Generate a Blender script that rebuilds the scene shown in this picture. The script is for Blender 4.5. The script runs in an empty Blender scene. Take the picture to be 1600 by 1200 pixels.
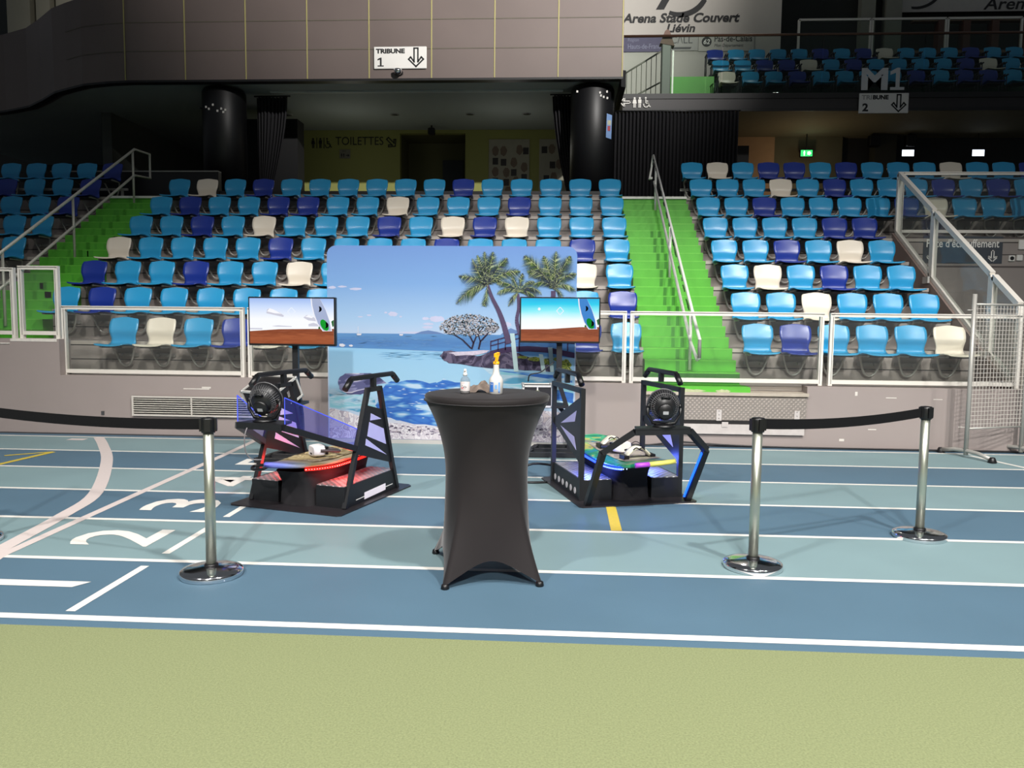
import bpy, math, random
from mathutils import Vector, Matrix
random.seed(7)
S = bpy.context.scene
COL = S.collection
PI = math.pi
def R(d): return math.radians(d)

# ------------------------------------------------------------------ camera, world, lights, exposure
cam_d = bpy.data.cameras.new('camera'); cam = bpy.data.objects.new('camera', cam_d); COL.objects.link(cam)
cam_d.sensor_width = 36.0; cam_d.lens = 36.0 * 1250 / 1600; cam_d.clip_end = 200
yaw, pitch, roll = 0.05867, 0.08611, 0.00997
fw = Vector((-math.sin(yaw)*math.cos(pitch), math.cos(yaw)*math.cos(pitch), -math.sin(pitch)))
rt0 = Vector((math.cos(yaw), math.sin(yaw), 0)); up0 = rt0.cross(fw)
rt = rt0*math.cos(roll) + up0*math.sin(roll); up = -rt0*math.sin(roll) + up0*math.cos(roll)
cm = Matrix((rt, up, -fw)).transposed().to_4x4(); cm.translation = Vector((0, 0, 1.65))
cam.matrix_world = cm
S.camera = cam
S.view_settings.view_transform = 'Standard'; S.view_settings.look = 'None'
S.view_settings.exposure = 0.0; S.view_settings.gamma = 1.0; S.view_settings.use_curve_mapping = False

W = bpy.data.worlds.new('world'); S.world = W; W.use_nodes = True
W.node_tree.nodes['Background'].inputs[0].default_value = (0.85, 0.92, 1.0, 1)
W.node_tree.nodes['Background'].inputs[1].default_value = 0.09

def flood(name, loc, aim, power, color=(1.0, 0.97, 0.93), cone=110, blend=1.0, size=0.35):
    d = bpy.data.lights.new(name, 'SPOT'); d.energy = power; d.color = color
    d.spot_size = R(cone); d.spot_blend = blend; d.shadow_soft_size = size
    o = bpy.data.objects.new(name, d); COL.objects.link(o); o.location = loc
    o.rotation_euler = (Vector(aim) - Vector(loc)).to_track_quat('-Z', 'Y').to_euler()
    return o
# arena floodlights high over the infield, in front of and beside the camera
flood('floodlight', (5.0, -0.9, 13.0), (1.0, 6.0, 0.0), 6600, cone=66, blend=0.35)
flood('floodlight', (0.5, -5.0, 13.0), (0.0, 5.0, 0.0), 6600, cone=72)
flood('floodlight', (-7.5, -3.5, 13.0), (-3.0, 5.5, 0.0), 5200, cone=78)
flood('floodlight', (11.0, -4.5, 13.0), (5.0, 7.0, 0.0), 4000, cone=74)
flood('floodlight', (9.0, -4.0, 12.5), (-0.8, 17.0, 11.0), 44000, cone=36, size=0.15)
flood('floodlight', (2.0, -25.0, 18.0), (1.2, 6.0, 0.0), 30000, cone=29, size=0.5)

# ------------------------------------------------------------------ materials
def lin(c):
    return tuple(((v/255)/12.92 if v/255 <= 0.04045 else ((v/255+0.055)/1.055)**2.4) for v in c) + (1.0,)
MATS = {}
def mat(name, c, rough=0.5, metal=0.0, var=0.10, scale=6.0, spec=0.5, bump=0.0, bscale=200.0, detail=4.0, coat=0.0):
    """plain painted / moulded / woven surface: two close tones mixed by object-space noise"""
    if name in MATS: return MATS[name]
    m = bpy.data.materials.new(name); m.use_nodes = True; t = m.node_tree; b = t.nodes['Principled BSDF']
    tc = t.nodes.new('ShaderNodeTexCoord'); nz = t.nodes.new('ShaderNodeTexNoise')
    nz.inputs['Scale'].default_value = scale; nz.inputs['Detail'].default_value = detail
    t.links.new(tc.outputs['Object'], nz.inputs['Vector'])
    mx = t.nodes.new('ShaderNodeMix'); mx.data_type = 'RGBA'
    L = lin(c) if not name.startswith('printed') else tuple(v*0.64 for v in lin(c)); mx.inputs[6].default_value = tuple(v*(1-var) for v in L[:3]) + (1,)
    mx.inputs[7].default_value = tuple(min(1, v*(1+var)) for v in L[:3]) + (1,)
    t.links.new(nz.outputs['Fac'], mx.inputs[0]); t.links.new(mx.outputs[2], b.inputs['Base Color'])
    b.inputs['Roughness'].default_value = rough; b.inputs['Metallic'].default_value = metal
    b.inputs['Specular IOR Level'].default_value = spec; b.inputs['Coat Weight'].default_value = coat
    if bump:
        n2 = t.nodes.new('ShaderNodeTexNoise'); n2.inputs['Scale'].default_value = bscale; n2.inputs['Detail'].default_value = 3
        t.links.new(tc.outputs['Object'], n2.inputs['Vector'])
        bp = t.nodes.new('ShaderNodeBump'); bp.inputs['Strength'].default_value = bump; bp.inputs['Distance'].default_value = 0.01
        t.links.new(n2.outputs['Fac'], bp.inputs['Height']); t.links.new(bp.outputs['Normal'], b.inputs['Normal'])
    MATS[name] = m; return m
def emit(name, c, s=1.0):
    if name in MATS: return MATS[name]
    m = bpy.data.materials.new(name); m.use_nodes = True; t = m.node_tree; t.nodes.clear()
    e = t.nodes.new('ShaderNodeEmission'); e.inputs[0].default_value = lin(c); e.inputs[1].default_value = s
    o = t.nodes.new('ShaderNodeOutputMaterial'); t.links.new(e.outputs[0], o.inputs[0])
    MATS[name] = m; return m
def glass(name, tint=(250, 252, 250), refl=0.05, rough=0.02, milky=0.0, mc=(200, 200, 200)):
    """thin clear sheet: tinted transmission, angle-dependent reflection, a little dust"""
    if name in MATS: return MATS[name]
    m = bpy.data.materials.new(name); m.use_nodes = True; t = m.node_tree; t.nodes.clear()
    tr = t.nodes.new('ShaderNodeBsdfTransparent'); tr.inputs[0].default_value = lin(tint)
    gl = t.nodes.new('ShaderNodeBsdfGlossy'); gl.inputs['Roughness'].default_value = rough
    fr = t.nodes.new('ShaderNodeFresnel'); fr.inputs['IOR'].default_value = 1.25
    df = t.nodes.new('ShaderNodeBsdfDiffuse'); df.inputs[0].default_value = lin(mc)
    m1 = t.nodes.new('ShaderNodeMixShader'); m2 = t.nodes.new('ShaderNodeMixShader')
    m1.inputs[0].default_value = milky
    t.links.new(tr.outputs[0], m1.inputs[1]); t.links.new(df.outputs[0], m1.inputs[2])
    ge = t.nodes.new('ShaderNodeNewGeometry'); fm_ = t.nodes.new('ShaderNodeMath'); fm_.operation = 'MULTIPLY_ADD'   # no mirror on the exit face
    fm_.inputs[1].default_value = -1.0; fm_.inputs[2].default_value = 1.0; t.links.new(ge.outputs['Backfacing'], fm_.inputs[0])
    mu_ = t.nodes.new('ShaderNodeMath'); mu_.operation = 'MULTIPLY'; t.links.new(fr.outputs[0], mu_.inputs[0]); t.links.new(fm_.outputs[0], mu_.inputs[1])
    t.links.new(mu_.outputs[0], m2.inputs[0]); t.links.new(m1.outputs[0], m2.inputs[1]); t.links.new(gl.outputs[0], m2.inputs[2])
    o = t.nodes.new('ShaderNodeOutputMaterial'); t.links.new(m2.outputs[0], o.inputs[0])
    MATS[name] = m; return m
def ramp(name, axis, lo, hi, stops, rough=0.6, emission=None, noise=0.0, nscale=(1, 1, 1), spec=0.3):
    """printed / displayed picture ground: colour bands along one object axis, ruffled by noise"""
    if name in MATS: return MATS[name]
    K = 0.64 if name.startswith('printed') else 1.0
    m = bpy.data.materials.new(name); m.use_nodes = True; t = m.node_tree; b = t.nodes['Principled BSDF']
    tc = t.nodes.new('ShaderNodeTexCoord'); sp = t.nodes.new('ShaderNodeSeparateXYZ')
    t.links.new(tc.outputs['Object'], sp.inputs[0])
    mr = t.nodes.new('ShaderNodeMapRange'); mr.inputs[1].default_value = lo; mr.inputs[2].default_value = hi
    t.links.new(sp.outputs['XYZ'.index(axis)], mr.inputs[0])
    src = mr.outputs[0]
    if noise:
        mp = t.nodes.new('ShaderNodeMapping'); mp.inputs['Scale'].default_value = nscale
        t.links.new(tc.outputs['Object'], mp.inputs[0])
        nz = t.nodes.new('ShaderNodeTexNoise'); nz.inputs['Scale'].default_value = 1.0; nz.inputs['Detail'].default_value = 5
        t.links.new(mp.outputs[0], nz.inputs['Vector'])
        ma = t.nodes.new('ShaderNodeMath'); ma.operation = 'MULTIPLY_ADD'; ma.inputs[1].default_value = noise
        t.links.new(nz.outputs['Fac'], ma.inputs[0])
        su = t.nodes.new('ShaderNodeMath'); su.operation = 'SUBTRACT'; su.inputs[1].default_value = noise*0.5
        t.links.new(mr.outputs[0], su.inputs[0]); t.links.new(su.outputs[0], ma.inputs[2]); src = ma.outputs[0]
    cr = t.nodes.new('ShaderNodeValToRGB'); e = cr.color_ramp.elements
    while len(e) < len(stops): e.new(0.5)
    for k, (p, c) in enumerate(stops): e[k].position = p; e[k].color = tuple(v*K for v in lin(c)[:3]) + (1,)
    t.links.new(src, cr.inputs[0])
    b.inputs['Roughness'].default_value = rough; b.inputs['Specular IOR Level'].default_value = spec
    if emission:
        b.inputs['Base Color'].default_value = (0, 0, 0, 1)
        t.links.new(cr.outputs[0], b.inputs['Emission Color']); b.inputs['Emission Strength'].default_value = emission
        b.inputs['Specular IOR Level'].default_value = 0.2
    else: t.links.new(cr.outputs[0], b.inputs['Base Color'])
    MATS[name] = m; return m
def blotch(name, cols, scale=4.0, rough=0.5, kind='NOISE', vec=(1, 1, 1), spec=0.4, sharp=True, dist=0.8):
    """patches of several colours (decorated boards, camouflage print, worn paint)"""
    if name in MATS: return MATS[name]
    m = bpy.data.materials.new(name); m.use_nodes = True; t = m.node_tree; b = t.nodes['Principled BSDF']
    tc = t.nodes.new('ShaderNodeTexCoord'); mp = t.nodes.new('ShaderNodeMapping'); mp.inputs['Scale'].default_value = vec
    t.links.new(tc.outputs['Object'], mp.inputs[0])
    nz = t.nodes.new('ShaderNodeTexNoise'); nz.inputs['Scale'].default_value = scale; nz.inputs['Detail'].default_value = 2
    nz.inputs['Distortion'].default_value = dist
    t.links.new(mp.outputs[0], nz.inputs['Vector'])
    cr = t.nodes.new('ShaderNodeValToRGB'); e = cr.color_ramp.elements
    if sharp: cr.color_ramp.interpolation = 'CONSTANT'
    while len(e) < len(cols): e.new(0.5)
    n = len(cols); K = 0.64 if name.startswith('printed') else 1.0   # ink on the fabric panel
    for k, c in enumerate(cols): e[k].position = 0.0 if k == 0 else 0.33 + 0.36*k/n; e[k].color = tuple(v*K for v in lin(c)[:3]) + (1,)
    t.links.new(nz.outputs['Fac'], cr.inputs[0]); t.links.new(cr.outputs[0], b.inputs['Base Color'])
    b.inputs['Roughness'].default_value = rough; b.inputs['Specular IOR Level'].default_value = spec
    MATS[name] = m; return m

# ------------------------------------------------------------------ mesh helpers
Z = Vector((0, 0, 1))
class MB:
    def __init__(s): s.v = []; s.f = []; s.mi = []; s.sm = []; s.cur = 0; s.M = None
    def add(s, vs, fs, smooth=False):
        o = len(s.v)
        for p in vs:
            p = Vector(p); s.v.append(s.M @ p if s.M else p)
        for f in fs: s.f.append([o+i for i in f]); s.mi.append(s.cur); s.sm.append(smooth)
        return s
    def box(s, a, b):
        x0, y0, z0 = a; x1, y1, z1 = b
        return s.add([(x0,y0,z0),(x1,y0,z0),(x1,y1,z0),(x0,y1,z0),(x0,y0,z1),(x1,y0,z1),(x1,y1,z1),(x0,y1,z1)],
              [(0,3,2,1),(4,5,6,7),(0,1,5,4),(1,2,6,5),(2,3,7,6),(3,0,4,7)])
    def bev(s, a, b, r=0.01):
        """box with chamfered vertical and horizontal edges"""
        x0,y0,z0 = a; x1,y1,z1 = b; vs = []; 
        for z, i in ((z0, r), (z0+r, 0), (z1-r, 0), (z1, r)):
            X0,X1,Y0,Y1 = x0+i, x1-i, y0+i, y1-i
            vs += [(X0+r,Y0,z),(X1-r,Y0,z),(X1,Y0+r,z),(X1,Y1-r,z),(X1-r,Y1,z),(X0+r,Y1,z),(X0,Y1-r,z),(X0,Y0+r,z)]
        fs = [tuple(range(7,-1,-1)), tuple(range(24,32))]
        for k in range(3):
            for j in range(8): fs.append((8*k+j, 8*k+(j+1)%8, 8*k+8+(j+1)%8, 8*k+8+j))
        return s.add(vs, fs)
    def beam(s, p, q, w, h=None, up=None):
        h = h or w; p = Vector(p); q = Vector(q); d = (q-p).normalized(); u = Vector(up) if up else Z
        if abs(d.dot(u)) > 0.98: u = Vector((0, 1, 0))
        a = d.cross(u).normalized()*w/2; b = a.normalized().cross(d)*h/2
        vs = [p-a-b, p+a-b, p+a+b, p-a+b, q-a-b, q+a-b, q+a+b, q-a+b]
        return s.add(vs, [(0,3,2,1),(4,5,6,7),(0,1,5,4),(1,2,6,5),(2,3,7,6),(3,0,4,7)])
    def tube(s, pts, r, n=8, closed=False):
        pts = [Vector(p) for p in pts]; m = len(pts); rs = r if isinstance(r, (list, tuple)) else [r]*m
        vs = []; fs = []; nrm = None
        for i, p in enumerate(pts):
            if closed: d = (pts[(i+1) % m]-pts[i-1]).normalized()
            else: d = (pts[min(i+1, m-1)]-pts[max(i-1, 0)]).normalized()
            if nrm is None: nrm = d.orthogonal().normalized()
            nrm = (nrm - d*nrm.dot(d)).normalized(); b = d.cross(nrm)
            for k in range(n):
                a = 2*PI*k/n; vs.append(p + (nrm*math.cos(a)+b*math.sin(a))*rs[i])
        for i in range(m if closed else m-1):
            j = (i+1) % m
            for k in range(n): fs.append((i*n+k, i*n+(k+1) % n, j*n+(k+1) % n, j*n+k))
        s.add(vs, fs, True)
        if not closed:
            o = len(s.v)-len(vs)
            for f in (list(range(n))[::-1], [(m-1)*n+k for k in range(n)]): s.f.append([o+i for i in f]); s.mi.append(s.cur); s.sm.append(False)
        return s
    def lathe(s, prof, c=(0,0,0), n=32, smooth=True):
        vs = []; fs = []; m = len(prof)
        for r, z in prof:
            for k in range(n):
                a = 2*PI*k/n; vs.append((c[0]+r*math.cos(a), c[1]+r*math.sin(a), c[2]+z))
        for i in range(m-1):
            for k in range(n): fs.append((i*n+k, i*n+(k+1) % n, (i+1)*n+(k+1) % n, (i+1)*n+k))
        fs.append(tuple(range(n-1, -1, -1))); fs.append(tuple((m-1)*n+k for k in range(n)))
        return s.add(vs, fs, smooth)
    def prism(s, poly, f, t0, t1):
        """2D outline swept from t0 to t1; f(u, v, t) -> xyz"""
        n = len(poly); vs = [f(u, v, t0) for u, v in poly] + [f(u, v, t1) for u, v in poly]
        fs = [tuple(range(n-1, -1, -1)), tuple(range(n, 2*n))] + [(k, (k+1) % n, n+(k+1) % n, n+k) for k in range(n)]
        return s.add(vs, fs)
    def flat(s, poly, f): return s.add([f(u, v) for u, v in poly], [tuple(range(len(poly)))])
    def grid(s, rows, closed=False, smooth=True):
        n = len(rows[0]); vs = [p for r in rows for p in r]; fs = []
        for i in range(len(rows)-1):
            for k in range(n if closed else n-1): fs.append((i*n+k, i*n+(k+1) % n, (i+1)*n+(k+1) % n, (i+1)*n+k))
        return s.add(vs, fs, smooth)
    def text(s, body, f, u0, u1, v0, v1, shear=0.0, bold=0.0):
        """letters fitted to the rectangle u0..u1, v0..v1; f(u, v) -> xyz"""
        cu = bpy.data.curves.new('lettering', 'FONT'); cu.body = body; cu.shear = shear; cu.offset = bold; cu.resolution_u = 3
        ob = bpy.data.objects.new('lettering', cu); COL.objects.link(ob)
        me = ob.to_mesh(); vs = [v.co.copy() for v in me.vertices]; fs = [tuple(p.vertices) for p in me.polygons]
        ob.to_mesh_clear(); bpy.data.objects.remove(ob); bpy.data.curves.remove(cu)
        a0 = min(v.x for v in vs); a1 = max(v.x for v in vs); b0 = min(v.y for v in vs); b1 = max(v.y for v in vs)
        return s.add([f(u0+(v.x-a0)/(a1-a0)*(u1-u0), v0+(v.y-b0)/(b1-b0)*(v1-v0)) for v in vs], fs)
    def mesh(s, name, mats):
        me = bpy.data.meshes.new(name); me.from_pydata([tuple(p) for p in s.v], [], s.f)
        for m in (mats if isinstance(mats, (list, tuple)) else [mats]): me.materials.append(m)
        me.polygons.foreach_set('material_index', s.mi); me.polygons.foreach_set('use_smooth', s.sm)
        me.update(); return me
    def build(s, name, mats, parent=None, loc=None, fix=True):
        me = s.mesh(name, mats)
        if fix:
            import bmesh
            bm = bmesh.new(); bm.from_mesh(me); bmesh.ops.recalc_face_normals(bm, faces=bm.faces); bm.to_mesh(me); bm.free()
        o = bpy.data.objects.new(name, me); COL.objects.link(o)
        if parent: o.parent = parent
        if loc: o.location = loc
        return o
def tag(o, label, cat, group=None):
    o['label'] = label; o['category'] = cat; o['kind'] = 'thing'
    if group: o['group'] = group
    return o
def thing(name, label, cat, loc=(0,0,0), rotz=0.0, group=None):
    o = bpy.data.objects.new(name, None); COL.objects.link(o); o.location = loc; o.rotation_euler = (0, 0, rotz)
    o.empty_display_size = 0.1
    return tag(o, label, cat, group)
def struct(o): o['kind'] = 'structure'; return o
def dup(root, loc, label, rotz=None, mats=None):
    r = root.copy(); COL.objects.link(r); r.location = loc; r['label'] = label
    if rotz is not None: r.rotation_euler = (0, 0, rotz)
    for ch in list(root.children):
        c = ch.copy(); COL.objects.link(c); c.parent = r
        for g in list(ch.children):
            d = g.copy(); COL.objects.link(d); d.parent = c
    return r
def xz(y): return lambda u, v: (u, y, v)          # a picture standing in the plane Y = y
def arcpts(c, r, a0, a1, n): return [(c[0]+r*math.cos(R(a0+(a1-a0)*k/n)), c[1]+r*math.sin(R(a0+(a1-a0)*k/n))) for k in range(n+1)]

BLACK = mat('black_powder_coat', (20, 21, 24), 0.45)
DARK = mat('dark_plastic', (14, 14, 16), 0.4)
ALU = mat('brushed_aluminium', (205, 203, 198), 0.4, 0.6, var=0.05, scale=30)
WHITE = mat('white_paint', (235, 232, 226), 0.5, var=0.04)
CHROME = mat('polished_chrome', (225, 225, 228), 0.12, 1.0, var=0.03)
INK = mat('black_lettering', (22, 22, 24), 0.6)
GREYTUBE = mat('galvanised_tube', (172, 170, 164), 0.42, 0.35, var=0.06)
# ------------------------------------------------------------------ track and infield
def track_mat():
    m = bpy.data.materials.new('track_rubber'); m.use_nodes = True; t = m.node_tree; b = t.nodes['Principled BSDF']
    N = t.nodes.new; K = t.links.new
    tc = N('ShaderNodeTexCoord'); sp = N('ShaderNodeSeparateXYZ'); K(tc.outputs['Object'], sp.inputs[0])
    def M(op, a, v):
        n = N('ShaderNodeMath'); n.operation = op; K(a, n.inputs[0]); n.inputs[1].default_value = v; return n.outputs[0]
    k = M('FLOORED_MODULO', M('MAXIMUM', M('FLOOR', M('DIVIDE', M('SUBTRACT', sp.outputs[1], 4.05), 1.0015), 0.0), 0.0), 2.0)
    mx = N('ShaderNodeMix'); mx.data_type = 'RGBA'; K(k, mx.inputs[0])
    mx.inputs[6].default_value = lin((79, 106, 124)); mx.inputs[7].default_value = lin((120, 144, 148))
    nz = N('ShaderNodeTexNoise'); nz.inputs['Scale'].default_value = 1.3; nz.inputs['Detail'].default_value = 6; K(tc.outputs['Object'], nz.inputs['Vector'])
    n2 = N('ShaderNodeTexNoise'); n2.inputs['Scale'].default_value = 220; K(tc.outputs['Object'], n2.inputs['Vector'])
    h = N('ShaderNodeMix'); h.data_type = 'RGBA'; h.blend_type = 'MULTIPLY'; h.inputs[0].default_value = 1.0
    r = N('ShaderNodeMapRange'); r.inputs[3].default_value = 0.86; r.inputs[4].default_value = 1.12; K(nz.outputs['Fac'], r.inputs[0])
    r2 = N('ShaderNodeMapRange'); r2.inputs[3].default_value = 0.84; r2.inputs[4].default_value = 1.16; K(n2.outputs['Fac'], r2.inputs[0])
    mm = N('ShaderNodeMath'); mm.operation = 'MULTIPLY'; K(r.outputs[0], mm.inputs[0]); K(r2.outputs[0], mm.inputs[1])
    K(mx.outputs[2], h.inputs[6]); K(mm.outputs[0], h.inputs[7]); K(h.outputs[2], b.inputs['Base Color'])
    b.inputs['Roughness'].default_value = 0.62; b.inputs['Specular IOR Level'].default_value = 0.35
    bp = N('ShaderNodeBump'); bp.inputs['Strength'].default_value = 0.25; bp.inputs['Distance'].default_value = 0.004
    K(n2.outputs['Fac'], bp.inputs['Height']); K(bp.outputs[0], b.inputs['Normal'])
    return m
floor = struct(MB().box((-26, 3.925, -0.2), (26, 30, 0.0)).build('floor', track_mat()))
infield = struct(MB().box((-26, -14, -0.2), (26, 3.925, 0.0)).build('floor_infield', mat('infield_turf', (131, 138, 100), 0.85, var=0.42, scale=110, spec=0.15, bump=0.5, bscale=260)))
LINE = mat('line_paint', (220, 217, 210), 0.6, var=0.06, scale=40)
PINK = mat('faded_line_paint', (204, 192, 188), 0.6, var=0.06, scale=40)
YEL = mat('yellow_line_paint', (200, 176, 60), 0.6, var=0.12, scale=40)
lm = MB()
def strip(pts, w, zz=0.0016):
    L = []; Rr = []
    for i, p in enumerate(pts):
        a = Vector(pts[max(0, i-1)]); b = Vector(pts[min(len(pts)-1, i+1)]); d = (b-a).normalized(); n = Vector((-d.y, d.x))*w/2
        L.append((p[0]+n.x, p[1]+n.y, zz)); Rr.append((p[0]-n.x, p[1]-n.y, zz))
    lm.grid([Rr, L], smooth=False)
Y0, LW = 10.053, 1.0015
for i in range(6): strip([(-25, Y0-i*LW), (25, Y0-i*LW)], 0.055)
strip([(-25, Y0-6*LW), (25, Y0-6*LW)], 0.068)
strip([(5.0, 9.93), (5.36, 8.7), (5.75, 7.2)][:2], 0.06, 0.0022)
for a, b in ((4.13, 4.93), (5.2, 5.93), (6.2, 6.93), (7.2, 7.93), (8.2, 8.93), (9.2, 9.95)): strip([(-2.667, a), (-2.667, b)], 0.055)
lm.cur = 1
strip([(-3.62, 4.6), (-3.735, 5.05), (-3.80, 7.0), (-3.86, 9.0), (-3.905, 10.05)], 0.075, 0.0022)
def sm(P, n=6):
    out = []
    for i in range(len(P)-1):
        p0, p1, p2, p3 = [Vector(P[max(0, min(len(P)-1, j))]) for j in (i-1, i, i+1, i+2)]
        for k in range(n):
            t = k/n; out.append(0.5*((2*p1)+(p2-p0)*t+(2*p0-5*p1+4*p2-p3)*t*t+(3*p1-p0-3*p2+p3)*t**3))
    return out + [Vector(P[-1])]
strip([tuple(p) for p in sm([(-3.72, 4.7), (-3.83, 5.17), (-3.98, 6.1), (-4.19, 6.93), (-4.97, 8.45), (-5.6, 9.45), (-6.0, 10.03)])], 0.12, 0.0026)
lm.flat([(-6.28, 9.77), (-6.06, 9.77), (-6.06, 9.9), (-6.28, 9.9)], lambda u, v: (u, v, 0.002))
# lane numbers lie on their side: their tops point to -X
def dig(ch, y0, y1): lm.text(ch, lambda u, v: (-v, u, 0.0024), y0, y1, 2.88, 3.5, bold=0.012)
lm.cur = 0
lm.flat([(-3.5, 4.50), (-2.89, 4.50), (-2.83, 4.60), (-3.5, 4.60)], lambda u, v: (u, v, 0.0024))
dig('2', 5.34, 5.78); dig('3', 6.33, 6.78); dig('4', 7.32, 7.80); dig('5', 8.33, 8.77)
lm.cur = 2
strip([(-6.02, 7.6), (-5.96, 8.25), (-5.89, 8.92)], 0.075, 0.0024); strip([(-6.27, 8.62), (-5.89, 8.92)], 0.055, 0.0028)
strip([(0.461, 6.08), (0.466, 6.86)], 0.085, 0.0024)
lm.build('floor_markings', [LINE, PINK, YEL], floor)

# ------------------------------------------------------------------ front wall
WALLC = mat('grey_wall_paint', (146, 135, 131), 0.55, var=0.07, scale=1.6)
wl = MB()
wl.box((-20, 10.25, 0), (-6.63, 10.5, 1.27)).box((-6.63, 10.25, 0), (1.12, 10.5, 0.79))
wl.box((1.12, 10.25, 0), (3.13, 10.5, 0.66)).box((3.13, 10.25, 0), (16, 10.5, 0.785))
wl.cur = 1
wl.box((-7.3, 10.245, 1.235), (-6.66, 10.51, 1.272)).box((-20, 10.24, 1.2), (-7.31, 10.5, 1.215))
for a, b, c, d in ((-4.95, 0.63, 0.35, 0.012), (-4.7, 0.645, 0.12, 0.02), (0.2, 0.765, 0.1, 0.016), (3.72, 0.68, 0.03, 0.05), (4.1, 0.655, 0.13, 0.01), (4.68, 0.645, 0.11, 0.008), (3.55, 0.1, 0.06, 0.03), (3.9, 0.25, 0.1, 0.012), (5.0, 0.3, 0.08, 0.012)):
    wl.box((a, 10.2485, b), (a+c, 10.2515, b+d))
wl.cur = 2
wl.box((-16, 10.243, 0), (16, 10.2505, 0.018)); wl.box((-6.08, 10.24, 0.27), (-6.04, 10.25, 0.32))
struct(wl.build('wall_front', [WALLC, mat('scuffed_wall_edge', (206, 200, 192), 0.7, var=0.2, scale=20), mat('wall_joint', (60, 60, 62), 0.7)]))

# louvred air grille in the wall
def louvre(name, label, x0, x1, z0, z1, split):
    t = thing(name, label, 'air vent', ((x0+x1)/2, 10.238, z0)); o = (x0+x1)/2; w = (x1-x0)/2; h = z1-z0
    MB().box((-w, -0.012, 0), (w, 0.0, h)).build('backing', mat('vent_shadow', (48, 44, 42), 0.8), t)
    f = MB()
    for a, b in (((-w, -0.03, 0), (w, -0.005, 0.022)), ((-w, -0.03, h-0.022), (w, -0.005, h)), ((-w, -0.03, 0.022), (-w+0.022, -0.005, h-0.022)), ((w-0.022, -0.03, 0.022), (w, -0.005, h-0.022)), ((split-o-0.008, -0.03, 0.022), (split-o+0.008, -0.004, h-0.022))): f.box(a, b)
    f.build('frame', mat('vent_frame', (190, 184, 176), 0.5), t)
    s_ = MB(); n = 7
    for k in range(n):
        zc = 0.03 + (h-0.06)*(k+0.5)/n
        s_.beam((-w+0.022, -0.018, zc), (w-0.022, -0.018, zc), 0.017, 0.006, up=(0, 0.5, 1))
    s_.build('slats', mat('vent_slat', (222, 216, 204), 0.5), t)
louvre('air_vent', 'long louvred grey air vent in the low wall behind the left stanchion', -5.64, -3.4, 0.27, 0.535, -4.83)

# checker-plate hatch below the right-hand stairs
def plate_mat(name, c, sx=28, lo=0.84, hi=1.18, bump=0.9):
    m = bpy.data.materials.new(name); m.use_nodes = True; t = m.node_tree; b = t.nodes['Principled BSDF']; N = t.nodes.new; K = t.links.new
    tc = N('ShaderNodeTexCoord'); w1 = N('ShaderNodeTexWave'); w2 = N('ShaderNodeTexWave')
    w1.bands_direction = 'DIAGONAL'; w1.inputs['Scale'].default_value = sx*0.33
    mp = N('ShaderNodeMapping'); mp.inputs['Scale'].default_value = (-1, 1, 1); K(tc.outputs['Object'], mp.inputs[0])
    w2.bands_direction = 'DIAGONAL'; w2.inputs['Scale'].default_value = sx*0.33; K(tc.outputs['Object'], w1.inputs[0]); K(mp.outputs[0], w2.inputs[0])
    mu = N('ShaderNodeMath'); mu.operation = 'MULTIPLY'; K(w1.outputs['Fac'], mu.inputs[0]); K(w2.outputs['Fac'], mu.inputs[1])
    bp = N('ShaderNodeBump'); bp.inputs['Strength'].default_value = bump; bp.inputs['Distance'].default_value = 0.01; K(mu.outputs[0], bp.inputs['Height'])
    nz = N('ShaderNodeTexNoise'); nz.inputs['Scale'].default_value = 9; K(tc.outputs['Object'], nz.inputs['Vector'])
    mx = N('ShaderNodeMix'); mx.data_type = 'RGBA'; L = lin(c); mx.inputs[6].default_value = tuple(v*lo for v in L[:3])+(1,); mx.inputs[7].default_value = tuple(min(1, v*hi) for v in L[:3])+(1,)
    ad = N('ShaderNodeMath'); ad.operation = 'MULTIPLY_ADD'; K(mu.outputs[0], ad.inputs[0]); ad.inputs[1].default_value = 0.8; K(nz.outputs['Fac'], ad.inputs[2])
    K(ad.outputs[0], mx.inputs[0]); K(mx.outputs[2], b.inputs['Base Color']); K(bp.outputs[0], b.inputs['Normal'])
    b.inputs['Roughness'].default_value = 0.42; b.inputs['Metallic'].default_value = 0.45
    return m
HATCH = plate_mat('checker_plate', (150, 141, 134), 34, 0.88, 1.12, 0.3); BARE = mat('bare_sheet_metal', (196, 188, 184), 0.45, 0.3, var=0.15, scale=14)
ht = thing('wall_hatch', 'checker-plate steel hatch in the low wall below the right green stairs', 'hatch', (2.12, 10.236, 0.17))
MB().box((-0.97, -0.02, 0.175), (1.0, 0.0, 0.47)).build('hatch_cover', HATCH, ht)
MB().box((-0.97, -0.03, 0.0), (0.98, -0.002, 0.125)).build('lower_plate', BARE, ht)
MB().box((-0.99, -0.012, 0.128), (1.0, -0.002, 0.172)).build('dark_gap', mat('gap_dark', (22, 20, 20), 0.8), ht)
for x in (-0.12, 0.85):
    hg = MB().box((x, -0.03, 0.17), (x+0.065, -0.0205, 0.31)).box((x+0.07, -0.038, 0.09), (x+0.15, -0.0305, 0.155)).build('hinge', BARE, ht)
    b_ = MB()
    for zz in (0.2, 0.245, 0.295): b_.lathe([(0.006, 0), (0.006, 0.004)], (x+0.032, -0.034, zz), 8)
    b_.build('bolts', DARK, hg)
struct(MB().box((1.10, 10.20, 0.66), (3.14, 10.5, 0.70)).box((1.10, 10.238, 0.635), (3.14, 10.25, 0.66)).build('trim_1', mat('weathered_sill', (170, 160, 146), 0.7, var=0.2, scale=8)))

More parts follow.
